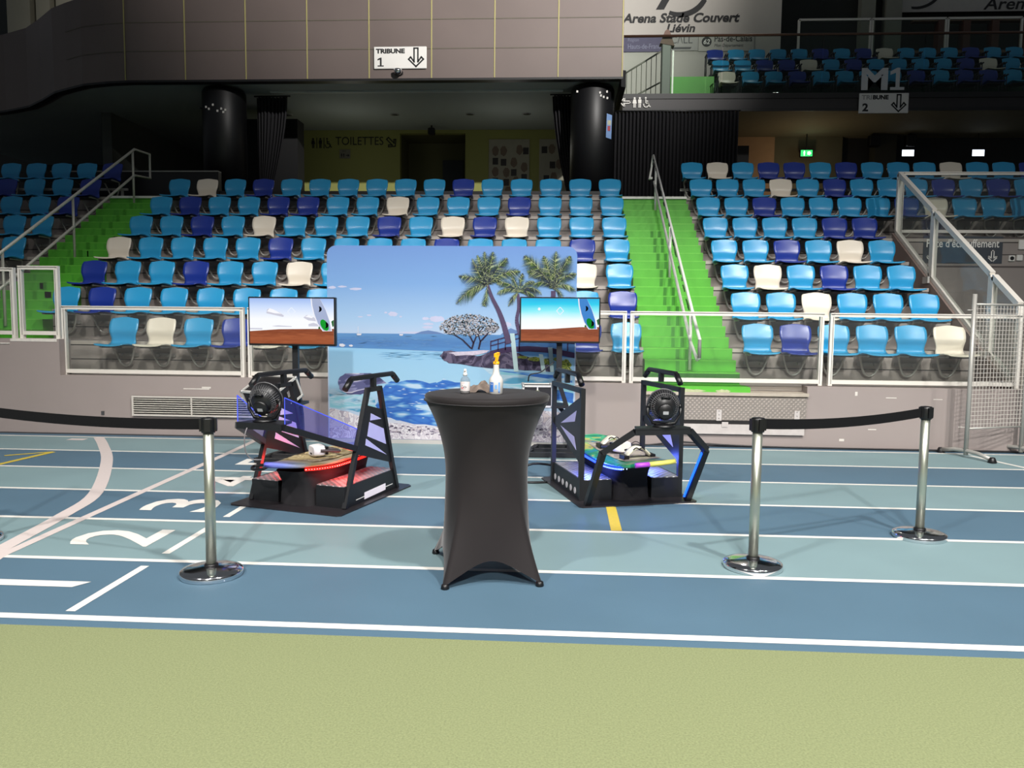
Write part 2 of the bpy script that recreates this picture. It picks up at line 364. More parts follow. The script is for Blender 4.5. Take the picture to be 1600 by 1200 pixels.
# ------------------------------------------------------------------ seating tiers and stairs
RISE, TREAD, P1, YR = 0.453, 0.76, 0.76, 10.52
def plat(i): return P1 + RISE*(i-1)
def rowY(i): return 11.2 + TREAD*(i-1)
CONC = mat('grey_tier_paint', (150, 141, 136), 0.6, var=0.08, scale=2.5)
NOSE = mat('tier_nosing', (172, 164, 156), 0.5, var=0.06); GAP = mat('tier_gap', (40, 38, 38), 0.8)
def tiers(name, x0, x1, i0, i1, back=17.0):
    m = MB()
    for i in range(i0, i1+1):
        y = YR + TREAD*(i-1) if i > 1 else 10.5
        m.cur = 0; m.box((x0, y, plat(i)-RISE if i > i0 else 0.0), (x1, back, plat(i)))
        m.cur = 1; m.box((x0, y-0.012, plat(i)-0.05), (x1, y, plat(i)+0.004))
        if i > 1:
            m.cur = 2; m.box((x0, y-0.004, plat(i)-0.27), (x1, y, plat(i)-0.258)); m.box((x0, y-0.006, plat(i)-0.062), (x1, y, plat(i)-0.05))
    struct(m.build(name, [CONC, NOSE, GAP]))
tiers('floor_tier_centre', -7.87, 1.17, 1, 8); tiers('floor_tier_right', 2.40, 5.68, 1, 5, 14.32); tiers('floor_tier_upper_right', 2.40, 14.0, 6, 8); tiers('floor_tier_left', -17, -9.07, 1, 8)
GREEN = mat('green_stair_paint', (84, 172, 48), 0.5, var=0.14, scale=3.5, bump=0.15, bscale=30)
GREEN2 = mat('green_stair_edge', (104, 188, 64), 0.5, var=0.15, scale=12); WORN = mat('worn_concrete', (170, 178, 140), 0.8, var=0.25, scale=25)
GREEN3 = mat('dark_green_tread_strip', (62, 138, 40), 0.6, var=0.12, scale=9); GREEN4 = mat('green_repaint_patch', (76, 160, 46), 0.55, var=0.12, scale=9)
def stairs(name, x0, x1, marks):
    m = MB(); rnd = random.Random(3)
    for k in range(0, 22):
        y = YR + 0.2533*k if k else 10.3; z = P1 + 0.151*k
        m.cur = 0; m.box((x0, y, z-0.151 if k else 0.3), (x1, 16.4, z))
        m.cur = 1; m.box((x0, y-0.003, z-0.014), (x1, y, z+0.001))
        if k == 1: m.cur = 5; m.box((x0, y-0.0025, z-0.151), (x1, y-0.0005, z-0.015))  # lowest riser: its shade is put into a darker green
        if k and marks and k < 17:
            m.cur = 3; a = x0 + 0.42 + 0.03*(k % 2); m.box((a, y-0.002, z-0.151), (a+0.05, y-0.0005, z-0.016)).box((a+0.13, y-0.002, z-0.151), (a+0.18, y-0.0005, z-0.016))
        elif k and not marks:
            m.cur = 4
            for q in range(2):
                a = x0 + rnd.uniform(0.1, 1.0); m.box((a, y-0.002, z-0.12), (a+rnd.uniform(0.03, 0.12), y-0.0005, z-0.02))
    struct(m.build(name, [GREEN, GREEN2, WORN, GREEN3, GREEN4, mat('shaded_green_riser', (44, 104, 32), 0.5, var=0.12, scale=6)]))
stairs('floor_stairs_left', -9.07, -7.87, False); stairs('floor_stairs_right', 1.17, 2.40, True)
lip = MB().box((1.12, 10.236, 0.66), (2.42, 10.55, 0.765)); lip.cur = 1
for c, w in ((1.66, 0.19), (2.08, 0.09)):
    lip.prism([(c+w*math.cos(a)*(1+0.12*math.sin(5*a)), 0.712+0.022*math.sin(a)*(1+0.3*math.cos(7*a))) for a in [2*PI*k/24 for k in range(24)]], lambda u, v, t: (u, t, v), 10.2335, 10.236)
struct(lip.build('trim_2', [GREEN, WORN]))
# white nosing and concourse floor behind the top of the stairs
struct(MB().box((-9.07, 15.80, 3.905), (-7.87, 15.835, 3.95)).box((1.17, 15.80, 3.905), (2.40, 15.835, 3.95)).build('trim_3', WHITE))
struct(MB().box((-18, 16.4, 3.6), (14, 25, 3.928)).build('floor_concourse', mat('concourse_floor', (70, 68, 66), 0.6)))

# ------------------------------------------------------------------ stadium seats
SEATC = {'L': mat('light_blue_plastic', (40, 148, 198), 0.3, var=0.04, scale=3), 'D': mat('dark_blue_plastic', (27, 52, 142), 0.3, var=0.04, scale=3), 'W': mat('cream_plastic', (222, 212, 196), 0.34, var=0.04, scale=3)}
def seat_shell():
    pr = [(-0.455, 0.398, 0.165), (-0.452, 0.414, 0.195), (-0.43, 0.425, 0.212), (-0.33, 0.424, 0.222), (-0.22, 0.412, 0.214), (-0.13, 0.402, 0.206), (-0.085, 0.406, 0.198), (-0.055, 0.42, 0.19), (-0.036, 0.45, 0.182), (-0.03, 0.49, 0.178), (-0.032, 0.53, 0.182), (-0.036, 0.57, 0.193), (-0.033, 0.60, 0.203), (-0.02, 0.64, 0.21), (-0.004, 0.69, 0.212), (0.014, 0.74, 0.209), (0.026, 0.775, 0.203), (0.032, 0.793, 0.195), (0.034, 0.80, 0.184)]
    rows = []; n = 13
    for j, (y, z, w) in enumerate(pr):
        r = []
        for k in range(n):
            u = -1 + 2*k/(n-1); back = max(0, min(1, (z-0.43)/0.1))
            yy = y - 0.016*u*u*back + 0.0; zz = z + (1-back)*0.012*u*u - (0.012*u*u if z > 0.74 else 0) + (0.006*math.cos(PI*u*1.0) if z > 0.77 else 0)
            r.append((w*u, yy, zz))
        rows.append(r)
    me = MB().grid(rows)
    import bmesh
    m0 = me.mesh('seat_shell', SEATC['L']); bm = bmesh.new(); bm.from_mesh(m0)
    bmesh.ops.recalc_face_normals(bm, faces=bm.faces)
    bmesh.ops.solidify(bm, geom=bm.faces[:], thickness=0.014)
    bmesh.ops.recalc_face_normals(bm, faces=bm.faces)
    for f in bm.faces: f.smooth = True
    bm.to_mesh(m0); bm.free(); return m0
SH = {}; base_shell = seat_shell()
for k, m in SEATC.items():
    SH[k] = base_shell.copy(); SH[k].name = 'seat_shell_mesh'; SH[k].materials.clear(); SH[k].materials.append(m)
U = [(-0.165, -0.36, 0.392), (-0.165, -0.10, 0.388), (-0.155, -0.05, 0.37), (-0.135, -0.02, 0.30), (-0.10, 0.0, 0.20), (-0.075, 0.01, 0.145), (-0.04, 0.015, 0.112), (0, 0.016, 0.102)]
Upts = U + [(-x, y, z) for x, y, z in U[-2::-1]]
fm = MB().tube(Upts, 0.0155, 8); FR_MESH = fm.mesh('leg_frame_mesh', GREYTUBE)
bm_ = MB().box((-0.16, 0.052, 0.235), (0.16, 0.078, 0.285)); bm_.box((-0.105, -0.0, 0.24), (-0.055, 0.055, 0.28)).box((0.055, 0.0, 0.24), (0.105, 0.055, 0.28))
BR_MESH = bm_.mesh('wall_bracket_mesh', mat('bracket_steel', (150, 147, 143), 0.45, 0.4))
pm = MB().box((-0.17, -0.34, 0.375), (0.17, -0.06, 0.392)); PM_MESH = pm.mesh('pan_support_mesh', mat('seat_underframe', (58, 62, 68), 0.6))
CN = {'L': 'light blue', 'D': 'dark blue', 'W': 'white'}
def seat(x, i, c, label, group):
    t = thing('stadium_chair', label, 'stadium chair', (x, rowY(i), plat(i)), 0, group)
    for n, me in (('shell', SH[c]), ('leg_frame', FR_MESH), ('wall_bracket', BR_MESH), ('pan_support', PM_MESH)):
        o = bpy.data.objects.new(n, me); COL.objects.link(o); o.parent = t
ORD = ['first', 'second', 'third', 'fourth', 'fifth', 'sixth', 'seventh', 'eighth', 'ninth', 'tenth', 'eleventh', 'twelfth', 'thirteenth', 'fourteenth', 'fifteenth', 'sixteenth']
ROWN = {1: 'bottom row', 2: 'second row up', 3: 'third row up', 4: 'fourth row up', 5: 'fifth row up', 6: 'sixth row up', 7: 'seventh row up', 8: 'eighth row up'}
centre = {7: 'LWLDLLLLLLDLLLLL', 6: 'LDLLDDLLWLLLDLLL', 5: 'LLDLWLLLDLWDWLLL', 4: 'WLLLLDLLLLDLLLDL', 3: 'DLLDLLWL......WL', 2: 'LDLLLLLL......LD', 1: 'LWLDWL......DL'}
for i, s_ in centre.items():
    x0, p = (-6.257, 0.552) if i == 1 else (-7.575, 0.5665)
    for k, c in enumerate(s_):
        if c == '.': continue
        gap = '.' in s_; n = len(s_)
        if gap and k > n/2: w = 'at the right end' if k == n-1 else 'second from the right end'
        else: w = ORD[k] + ' from the left end'
        seat(x0+p*k, i, c, f'{CN[c]} stadium chair, {w}, {ROWN[i]}, centre block', f'{CN[c]} seats of the centre block')
right = {1: (2.711, 0.512, 'LDLLLW'), 2: (2.708, 0.508, 'LLWLLL'), 3: (2.697, 0.504, 'LWLDLL'), 4: (2.677, 0.505, 'LLDLWL'), 5: (2.663, 0.505, 'LLLLDD'), 6: (2.665, 0.503, 'LLDLLLLDWLLL'), 7: (2.651, 0.5, 'LLLWLDLLLDLDL'), 8: (2.592, 0.503, 'LWLDDLDLLLWLLD')}
for i, (x0, p, s_) in right.items():
    for k, c in enumerate(s_):
        seat(x0+p*k, i, c, f'{CN[c]} stadium chair, {ORD[k]} from the stairs, {ROWN[i]}, right block', f'{CN[c]} seats of the right block')
left = {8: (-11.57, 0.55, 'LLLLD'), 7: (-11.142, 0.581, 'DLLD'), 6: (-10.531, 0.566, 'LLD'), 5: (-9.952, 0.521, 'LL'), 4: (-9.449, 0.5, 'L')}
for i, (x0, p, s_) in left.items():
    for k, c in enumerate(s_):
        q = len(s_)-1-k
        seat(x0+p*k, i, c, f'{CN[c]} stadium chair, {ORD[q]} from the stairs, {ROWN[i]}, far left block', f'{CN[c]} seats of the far left block')

bb = MB()
for x0, x1 in ((-12.2, -9.1), (2.38, 9.6)):
    bb.box((x0, rowY(8)+0.05, plat(8)+0.24), (x1, rowY(8)+0.09, plat(8)+0.29))
    n = int((x1-x0)/1.0)
    for k in range(n+1):
        x = x0+0.12+(x1-x0-0.24)*k/n; bb.box((x-0.025, rowY(8)+0.052, plat(8)), (x+0.025, rowY(8)+0.088, plat(8)+0.24))
struct(bb.build('trim_7', GREYTUBE))

# ------------------------------------------------------------------ glass barriers
FRAME = mat('barrier_frame', (222, 217, 208), 0.42, 0.15, var=0.04, scale=10); SEAL = mat('barrier_seal', (60, 58, 55), 0.7)
PANE = glass('barrier_glass', (248, 250, 248), milky=0.025)
def barrier(label, x0, x1, y, zb, zt, foot, group):
    t = thing('glass_barrier', label, 'glass barrier', ((x0+x1)/2, y, foot), 0, group); w = (x1-x0)/2; b = zb-foot; h = zt-foot; f = MB()
    f.box((-w, -0.03, 0), (-w+0.05, 0.03, h)).box((w-0.05, -0.03, 0), (w, 0.03, h)).box((-w+0.05, -0.035, h-0.05), (w-0.05, 0.03, h)).box((-w+0.05, -0.03, b), (w-0.05, 0.03, b+0.05))
    f.cur = 1; f.box((-w+0.004, -0.038, h-0.021), (w-0.004, -0.0351, h-0.014)); f.box((-w+0.031, -0.033, b), (-w+0.036, -0.0301, h-0.05)); f.box((w-0.036, -0.033, b), (w-0.031, -0.0301, h-0.05))
    f.build('frame', [FRAME, SEAL], t)
    MB().box((-w+0.05, -0.004, b+0.05), (w-0.05, 0.004, h-0.05)).build('pane', PANE, t)
G1 = 'framed glass barriers along the low front wall'
for lab, x0, x1 in (('framed glass barrier on the low wall, left of the left screen', -6.665, -4.17), ('framed glass barrier on the low wall, behind the left screen', -4.12, -1.66), ('framed glass barrier on the low wall, behind the right screen', -1.62, 0.86), ('framed glass barrier across the foot of the right green stairs', 0.905, 3.345), ('framed glass barrier on the low wall, in front of the white end seat', 3.42, 5.76), ('framed glass barrier on the low wall, behind the mesh fence', 5.82, 8.3)):
    barrier(lab, x0, x1, 10.4, 0.815, 1.715, 0.79, G1)
barrier('narrow framed glass barrier on the raised wall beside the left stairs', -7.25, -6.695, 10.4, 1.32, 2.24, 1.27, G1)
barrier('framed glass barrier on the raised wall at the left picture edge', -9.6, -7.31, 10.4, 1.32, 2.215, 1.27, G1)
G2 = 'glass barriers over the exit on the right'
barrier('framed glass barrier in front of the upper right seats, above the exit sign', 5.82, 8.15, 14.38, 3.13, 4.16, 3.03, G2)
barrier('framed glass barrier in front of the upper right seats, cut by the picture edge', 8.2, 10.5, 14.38, 3.13, 4.16, 3.03, G2)
# sloping parapet and its three glass panels
SX = 5.77
def slope_top(y): return 4.12 + (y-14.31)*0.592
def slope_bot(y): return 3.14 + (y-14.31)*0.60
par = MB().prism([(14.35, 0), (14.35, slope_bot(14.35)-0.04), (10.5, slope_bot(10.5)-0.04), (10.5, 0)], lambda u, v, t: (t, u, v), SX-0.07, SX+0.07)
struct(par.build('wall_stair', mat('brown_grey_wall', (128, 112, 105), 0.6, var=0.07, scale=2)))
for lab, a, b in (('uppermost sloping glass barrier beside the right block', 14.31, 12.95), ('middle sloping glass barrier beside the right block', 12.89, 11.16), ('lowest sloping glass barrier, behind the mesh fence', 11.10, 10.46)):
    t = thing('sloping_glass_barrier', lab, 'glass barrier', (SX, (a+b)/2, slope_bot((a+b)/2)-0.04), 0, G2); o = Vector(t.location); f = MB()
    P = lambda y, z: Vector((SX, y, z))-o
    A, B, C, D = P(a, slope_bot(a)), P(a, slope_top(a)), P(b, slope_top(b)), P(b, slope_bot(b))
    for p, q, w in ((A, B, 0.06), (D, C, 0.06), (B, C, 0.075), (A, D, 0.06)): f.beam(p, q, 0.07, w)
    f.build('frame', FRAME, t)
    MB().prism([(A.y-0.03, A.z+0.02), (B.y-0.03, B.z-0.05), (C.y+0.03, C.z-0.02), (D.y+0.03, D.z+0.05)], lambda u, v, q: (q, u, v), -0.004, 0.004).build('pane', PANE, t)
cl = MB()
for y in (12.92, 11.13): cl.box((SX-0.1, y-0.09, slope_bot(y)-0.10), (SX-0.07, y+0.09, slope_bot(y)+0.0))
struct(cl.build('trim_6', ALU))
# exit wall below the upper right seats
ew = MB().box((SX+0.07, 14.33, 0), (14, 14.6, 3.03)); ew.cur = 1; ew.box((SX+0.07, 14.318, 2.54), (14, 14.33, 2.57)); ew.box((SX+0.07, 14.32, 3.03-0.03), (14, 14.33, 3.06))
struct(ew.build('wall_exit', [mat('mauve_grey_wall', (150, 138, 136), 0.6, var=0.05, scale=1.5), mat('exit_wall_line', (88, 80, 78), 0.7)]))
def arrow_outline(m, f, cx, z0, z1, w, ang=0.0):
    """hollow arrow pointing down (rounded stem, open chevron), turned by ang about its centre"""
    h = z1-z0; c = (cx, (z0+z1)/2); a = R(ang); s = w*0.13
    P = [(-s, h/2), (s, h/2), (s, -h*0.24), (w*0.36, h*0.02), (w*0.5, -h*0.10), (0, -h/2), (-w*0.5, -h*0.10), (-w*0.36, h*0.02), (-s, -h*0.24)]
    P = [(c[0]+x*math.cos(a)-y*math.sin(a), c[1]+x*math.sin(a)+y*math.cos(a)) for x, y in P]; lw = w*0.05
    for k in range(len(P)):
        p, q = Vector(P[k]), Vector(P[(k+1) % len(P)]); d = (q-p).normalized(); n = Vector((-d.y, d.x))*lw; p = p-d*lw; q = q+d*lw
        m.flat([tuple(p-n), tuple(q-n), tuple(q+n), tuple(p+n)], f)
sg = thing('exit_sign_board', 'dark slate warm-up track sign with two white arrows on the exit wall', 'sign', (6.885, 14.33, 2.61))
MB().box((-0.66, -0.02, 0), (0.66, -0.001, 0.46)).build('board', mat('slate_sign', (62, 68, 76), 0.5), sg)
tx = MB(); fz = lambda u, v: (u, -0.0225, v)
tx.text("Piste d’échauffement", fz, -0.61, 0.6, 0.27, 0.41, bold=0.015); arrow_outline(tx, fz, -0.52, 0.03, 0.22, 0.16); arrow_outline(tx, fz, 0.5, 0.03, 0.22, 0.16)
tx.build('lettering', WHITE, sg)
for x, z, lab, hole in ((7.70, 2.70, 'white wall socket with a black round inlet on the exit wall', True), (7.83, 2.71, 'blank white wall box beside the round socket', False), (7.88, 2.93, 'larger grey wall box near the right picture edge', False)):
    k = thing('wall_socket', lab, 'wall box', (x, 14.33, z)); s_ = 0.05 if x < 7.85 else 0.08
    MB().bev((-s_, -0.04, -s_), (s_, -0.001, s_), 0.006).build('box', WHITE, k)
    if hole: MB().prism(arcpts((0, 0), 0.033, 0, 345, 23), lambda u, v, q: (u, q, v), -0.046, -0.041).build('inlet', DARK, k)

# ------------------------------------------------------------------ handrails
RAIL = mat('handrail_paint', (190, 188, 176), 0.4, 0.1, var=0.06, scale=12)
def sl(y): return P1 + 0.596*(y-10.52)
hl = thing('stair_handrail', 'pale two-bar handrail down the middle of the left green stairs', 'handrail', (-8.45, 13.6, sl(13.6)), 0, 'stair handrails'); o = Vector(hl.location)
V = lambda y, z: Vector((-8.45, y, z))-o
MB().tube([V(11.0, 2.08), V(15.69, 4.84), V(16.28, 4.86), V(16.28, 4.37), V(15.66, 4.33), V(11.0, 1.56)], 0.024, 10).build('rails', RAIL, hl)
for y in (15.62, 13.6, 11.77): MB().tube([V(y, sl(y)-0.1), V(y, 2.08+(y-11)*0.5885)], 0.022, 10).build('post', RAIL, hl)
hr = thing('stair_handrail', 'white two-bar handrail with worn black marks on the right green stairs', 'handrail', (1.765, 13.2, sl(13.2)), 0, 'stair handrails'); o = Vector(hr.location)
V = lambda y, z, x=1.765: Vector((x, y, z))-o
MB().tube([V(15.62, 4.27, 1.70), V(15.95, 4.30, 1.70), V(15.98, 4.76), V(10.62, 1.50, 1.79), V(10.42, 1.36, 1.80), V(10.42, 1.12, 1.80), V(10.5, 1.09, 1.79), V(10.85, 1.32, 1.75), V(15.62, 4.20, 1.75)], 0.022, 10).build('rails', WHITE, hr)
mk = MB(); rnd = random.Random(5)
for k in range(46):
    y = 11.0 + 4.8*rnd.random(); z = 1.50 + (y-10.62)*0.6082; mk.beam(V(y, z+0.004, 1.745), V(y+rnd.uniform(0.04, 0.12), z+0.004+0.05, 1.745), 0.012, 0.012)
mk.build('worn_marks', INK, hr)
MB().tube([V(10.42, 1.36, 1.80), V(10.42, 1.12, 1.80)], 0.0245, 10).build('grip_end', mat('grey_grip', (120, 120, 116), 0.5), hr)
for y in (15.5, 13.24, 10.97): MB().tube([V(y, sl(y)-0.1, 1.77), V(y, 1.50+(y-10.62)*0.6082)], 0.022, 10).build('post', WHITE, hr)
# ------------------------------------------------------------------ left balcony
PANEL = mat('fascia_panel', (108, 96, 92), 0.5, 0.1, var=0.16, scale=0.7, spec=0.5)
JOINT = mat('fascia_joint', (168, 160, 104), 0.6, var=0.1); JOINT2 = mat('fascia_joint_dull', (96, 90, 78), 0.6, var=0.1); SOFF = mat('soffit_paint', (160, 168, 164), 0.8, var=0.06, scale=1)
plan = [(1.235, 17.2), (-9.32, 17.2), (-9.89, 17.27), (-10.5, 17.43), (-11.04, 17.72), (-11.53, 18.01), (-12.25, 18.64), (-12.95, 19.2), (-13.82, 19.62), (-15.2, 20.1)]
fa = MB()
outer = plan; inner = [(x, y+0.35) for x, y in plan]
fa.prism(outer + inner[::-1], lambda u, v, t: (u, v, t), 6.6, 8.42)
fa.cur = 1; fa.prism([(x, y-0.006) for x, y in plan] + [(x, y+0.2) for x, y in plan[::-1]], lambda u, v, t: (u, v, t), 6.555, 6.6)
struct(fa.build('wall_balcony', [PANEL, mat('black_edge_trim', (16, 16, 18), 0.5)]))
jl = MB(); xs = [-9.41 + 1.328*k for k in range(9)]
for x in xs: jl.box((x-0.011, 17.188, 6.602), (x+0.011, 17.2, 8.42))
jl.cur = 1
for z in (7.205, 7.80): jl.box((-9.32, 17.190, z-0.009), (1.235, 17.2, z+0.009))
for a, b in zip(plan[1:4], plan[2:5]):
    for z in (7.205, 7.80): jl.beam((a[0], a[1]-0.004, z), (b[0], b[1]-0.004, z), 0.01, 0.014)
struct(jl.build('trim_4', [JOINT, JOINT2]))
so = MB().prism([(x, y+0.06) for x, y in plan] + [(-18, 21), (-18, 28), (-7.15, 28), (-7.15, 23.5), (1.2, 23.5)], lambda u, v, t: (u, v, t), 6.62, 6.75)
so.cur = 1; so.box((-6.6, 18.18, 6.585), (0.0, 18.26, 6.62)); so.cur = 2; so.prism([(1.2, 17.2), (1.3, 17.25), (1.3, 19.6), (1.2, 19.6)], lambda u, v, t: (u, v, t), 6.4, 6.74)
struct(so.build('ceiling_soffit', [SOFF, mat('soffit_trim', (190, 196, 190), 0.6), DARK]))
for x, y in ((-8.8, 19.6), (-7.9, 19.6), (-6.9, 20.3), (-4.2, 20.3), (-2.3, 20.3), (-0.9, 20.3), (-9.3, 22.0)):
    t = thing('recessed_downlight', 'small unlit round downlight set in the dark balcony soffit', 'downlight', (x, y, 6.62), 0, 'downlights in the balcony soffit')
    MB().lathe([(0.11, -0.012), (0.11, 0.0)], (0, 0, 0), 20).build('ring', mat('downlight_ring', (150, 150, 148), 0.4), t)
    MB().lathe([(0.08, -0.016), (0.08, -0.0125)], (0, 0, 0), 20).build('lens', mat('downlight_lens', (70, 72, 70), 0.3), t)
# yellow concourse wall with the doorway niche
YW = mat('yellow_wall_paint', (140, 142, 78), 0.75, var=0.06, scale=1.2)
yw = MB().box((-7.15, 22, 3.93), (-4.41, 22.2, 6.62)).box((-2.62, 22, 3.93), (1.3, 22.2, 6.62)).box((-4.41, 22, 6.53), (-2.62, 22.2, 6.62))
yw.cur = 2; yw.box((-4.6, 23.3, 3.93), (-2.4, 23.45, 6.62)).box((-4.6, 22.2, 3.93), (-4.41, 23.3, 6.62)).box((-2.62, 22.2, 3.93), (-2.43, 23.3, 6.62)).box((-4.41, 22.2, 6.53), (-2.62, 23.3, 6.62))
yw.cur = 1; yw.box((-7.15, 21.985, 3.93), (-4.41, 22.0, 4.05)).box((-2.62, 21.985, 3.93), (1.3, 22.0, 4.05))
struct(yw.build('wall_yellow', [YW, DARK, mat('shaded_niche_yellow', (88, 88, 54), 0.75, var=0.06, scale=1.2)]))  # niche is the same yellow paint with its shade put into the colour
d1 = struct(MB().box((-3.42, 23.26, 3.93), (-2.83, 23.3, 6.05)).build('door_1', mat('dark_teal_door', (26, 34, 38), 0.5)))
dk = MB().box((-3.36, 23.235, 4.9), (-3.31, 23.26, 5.06)).build('door_handle', ALU, d1)
pw = MB().box((-7.87, 17.0, 3.93), (1.17, 17.12, 4.17)); pw.cur = 1; pw.box((-7.87, 16.985, 4.17), (1.17, 17.14, 4.23))
struct(pw.build('wall_parapet', [CONC, DARK]))
pl_ = MB().box((-17, 16.95, 3.93), (-7.3, 17.1, 4.62)); pl_.cur = 1; pl_.box((-11.0, 16.93, 4.62), (-7.3, 17.1, 4.645))
struct(pl_.build('wall_black_parapet', [DARK, mat('parapet_edge', (150, 150, 146), 0.5)]))
struct(MB().box((-8.2, 19.6, 3.93), (-6.45, 20.1, 6.35)).build('partition_black', mat('black_partition', (15, 15, 17), 0.7)))
struct(MB().box((-22, 27.6, 0), (18, 28, 14)).build('wall_back', mat('dark_hall_wall', (62, 66, 64), 0.9)))
struct(MB().box((-18, 27.0, 3.9), (-7.2, 27.5, 6.62)).box((-11.6, 20, 3.93), (-11.35, 27, 6.62)).build('wall_left_back', mat('dim_grey_wall', (84, 88, 84), 0.8)))
struct(MB().box((-24, 22, 6.8), (-14.0, 22.3, 7.1)).box((-24, 22, 0.0), (-17.6, 22.3, 6.8)).build('wall_far_left', mat('pale_far_wall', (150, 148, 138), 0.8)))
for k, (x0, x1) in enumerate(((-17.45, -16.7), (-16.5, -16.05), (-15.85, -14.9))):
    struct(MB().box((x0, 25, 7.0), (x1, 25.5, 13)).build('pillar', mat('pale_hall_pillar', (176, 170, 150), 0.7, var=0.1, scale=0.8)))
# black cylindrical columns
BLK = mat('glossy_black_wrap', (13, 13, 16), 0.46, var=0.2, scale=2)
TAPE = mat('tape_residue', (214, 210, 205), 0.6)
for cx, marks in ((-7.56, [(-7.80, 6.12), (-7.72, 6.07), (-7.62, 6.15), (-7.52, 6.02), (-7.44, 6.07), (-7.40, 6.00), (-7.36, 6.05)]), (0.64, [(0.30, 6.42), (0.78, 6.36), (0.80, 6.30), (0.86, 6.28), (0.94, 6.27), (0.93, 6.40)])):
    c = MB().lathe([(0.47, 3.93), (0.47, 6.50), (0.44, 6.57), (0.30, 6.615)], (cx, 17.95, 0), 40); c.cur = 1
    for x, z in marks:
        yy = 17.95 - math.sqrt(max(0.001, 0.474**2-(x-cx)**2)); c.box((x-0.018, yy-0.012, z-0.022), (x+0.018, yy+0.01, z+0.022))
    struct(c.build('column', [BLK, TAPE]))
st = thing('paper_notice', 'small blue paper notice taped to the right black column', 'notice', (0.985, 17.60, 5.45))
q = MB().prism([(-0.06, 0), (0.055, -0.03), (0.065, 0.47), (-0.05, 0.5)], lambda u, v, t: (u, t+0.35*u, v), -0.012, -0.006).build('sheet', mat('blue_notice', (112, 146, 196), 0.6), st)
q = MB(); q.cur = 0
for k in range(4): q.box((-0.03+0.02*k, -0.022+0.007*k, 0.26), (-0.018+0.02*k, -0.012+0.007*k, 0.36))
q.cur = 1; q.box((-0.03, -0.022, 0.14), (0.03, -0.008, 0.24))
q.build('print', [mat('notice_yellow', (214, 200, 120), 0.6), mat('notice_red', (170, 60, 70), 0.6)], st)
# draped curtains
CURT = mat('black_curtain', (26, 25, 29), 0.85, var=0.25, scale=3)
def curtain(name, label, x0, x1, z0, z1, y, folds, taper=None, group=None):
    t = thing(name, label, 'curtain', ((x0+x1)/2, y, z0), 0, group); rows = []; n = folds*6
    for j in range(9):
        v = j/8; a, b = (x0, x1) if not taper else (x0+(taper[0]-x0)*(1-v)**1.6, x1+(taper[1]-x1)*(1-v)**1.6)
        rows.append([(a+(b-a)*k/n-(x0+x1)/2, 0.055*math.sin(2*PI*folds*k/n)+0.03*math.sin(9.1*k/n+2*v), (z1-z0)*v) for k in range(n+1)])
    MB().grid(rows).build('cloth', CURT, t, fix=False)
    r = MB().tube([(x0-(x0+x1)/2-0.05, 0, z1-z0+0.02), (x1-(x0+x1)/2+0.05, 0, z1-z0+0.02)], 0.02, 8); r.build('rod', DARK, t)
curtain('curtain', 'wide pleated black curtain behind the top of the right green stairs', 1.12, 3.9, 3.93, 6.2, 18.5, 34)
curtain('curtain', 'black curtain gathered beside the left black column', -7.02, -6.28, 3.93, 6.56, 18.45, 9, taper=(-6.98, -6.85))
curtain('curtain', 'black curtain gathered beside the right black column', -0.24, 0.35, 3.93, 6.56, 18.45, 8, taper=(0.25, 0.42))
# writing and posters on the yellow wall
fy = xz(21.985)
def person(m, f, cx, z0, h, skirt=False):
    m.flat(arcpts((cx, z0+h*0.9), h*0.1, 0, 345, 15), f)
    w = h*0.16
    m.flat([(cx-w, z0+h*0.78), (cx+w, z0+h*0.78), (cx+w, z0+h*0.42), (cx-w, z0+h*0.42)] if not skirt else [(cx-w*0.8, z0+h*0.78), (cx+w*0.8, z0+h*0.78), (cx+w*1.3, z0+h*0.40), (cx-w*1.3, z0+h*0.40)], f)
    m.flat([(cx-w*0.7, z0+h*0.40), (cx-w*0.12, z0+h*0.40), (cx-w*0.12, z0), (cx-w*0.7, z0)], f); m.flat([(cx+w*0.12, z0+h*0.40), (cx+w*0.7, z0+h*0.40), (cx+w*0.7, z0), (cx+w*0.12, z0)], f)
def wheelchair(m, f, cx, z0, h):
    m.flat(arcpts((cx-h*0.05, z0+h*0.92), h*0.085, 0, 345, 15), f)
    ring = arcpts((cx, z0+h*0.28), h*0.28, -200, 60, 18); rin = arcpts((cx, z0+h*0.28), h*0.20, -200, 60, 18)
    for k in range(18): m.flat([ring[k], ring[k+1], rin[k+1], rin[k]], f)
    for p, q in (((-0.05, 0.8), (-0.03, 0.42)), ((-0.03, 0.42), (0.22, 0.42)), ((0.22, 0.42), (0.34, 0.08)), ((0.34, 0.08), (0.44, 0.12)), ((-0.04, 0.62), (0.18, 0.62))):
        a = Vector((cx+p[0]*h, z0+p[1]*h)); b = Vector((cx+q[0]*h, z0+q[1]*h)); n = (b-a).normalized(); n = Vector((-n.y, n.x))*h*0.045
        m.flat([tuple(a-n), tuple(b-n), tuple(b+n), tuple(a+n)], f)
tl = thing('toilet_lettering', 'black TOILETTES lettering with pictograms and arrow on the yellow wall', 'sign', (0, 0, 0))
m = MB().text('TOILETTES', fy, -6.18, -4.86, 6.22, 6.44); m.build('lettering', INK, tl)
m = MB(); person(m, fy, -6.80, 6.14, 0.27, True); person(m, fy, -6.60, 6.14, 0.27); wheelchair(m, fy, -6.40, 6.14, 0.27)
for x in (-6.70, -6.50): m.flat([(x-0.01, 6.13), (x+0.01, 6.13), (x+0.01, 6.42), (x-0.01, 6.42)], fy)
m.build('pictograms', INK, tl)
m = MB(); arrow_outline(m, fy, -4.64, 6.14, 6.44, 0.28, 45); m.build('arrow', INK, tl)
pn = thing('paper_sign', 'small paper toilet sign below the wall lettering', 'sign', (-5.92, 21.98, 5.86))
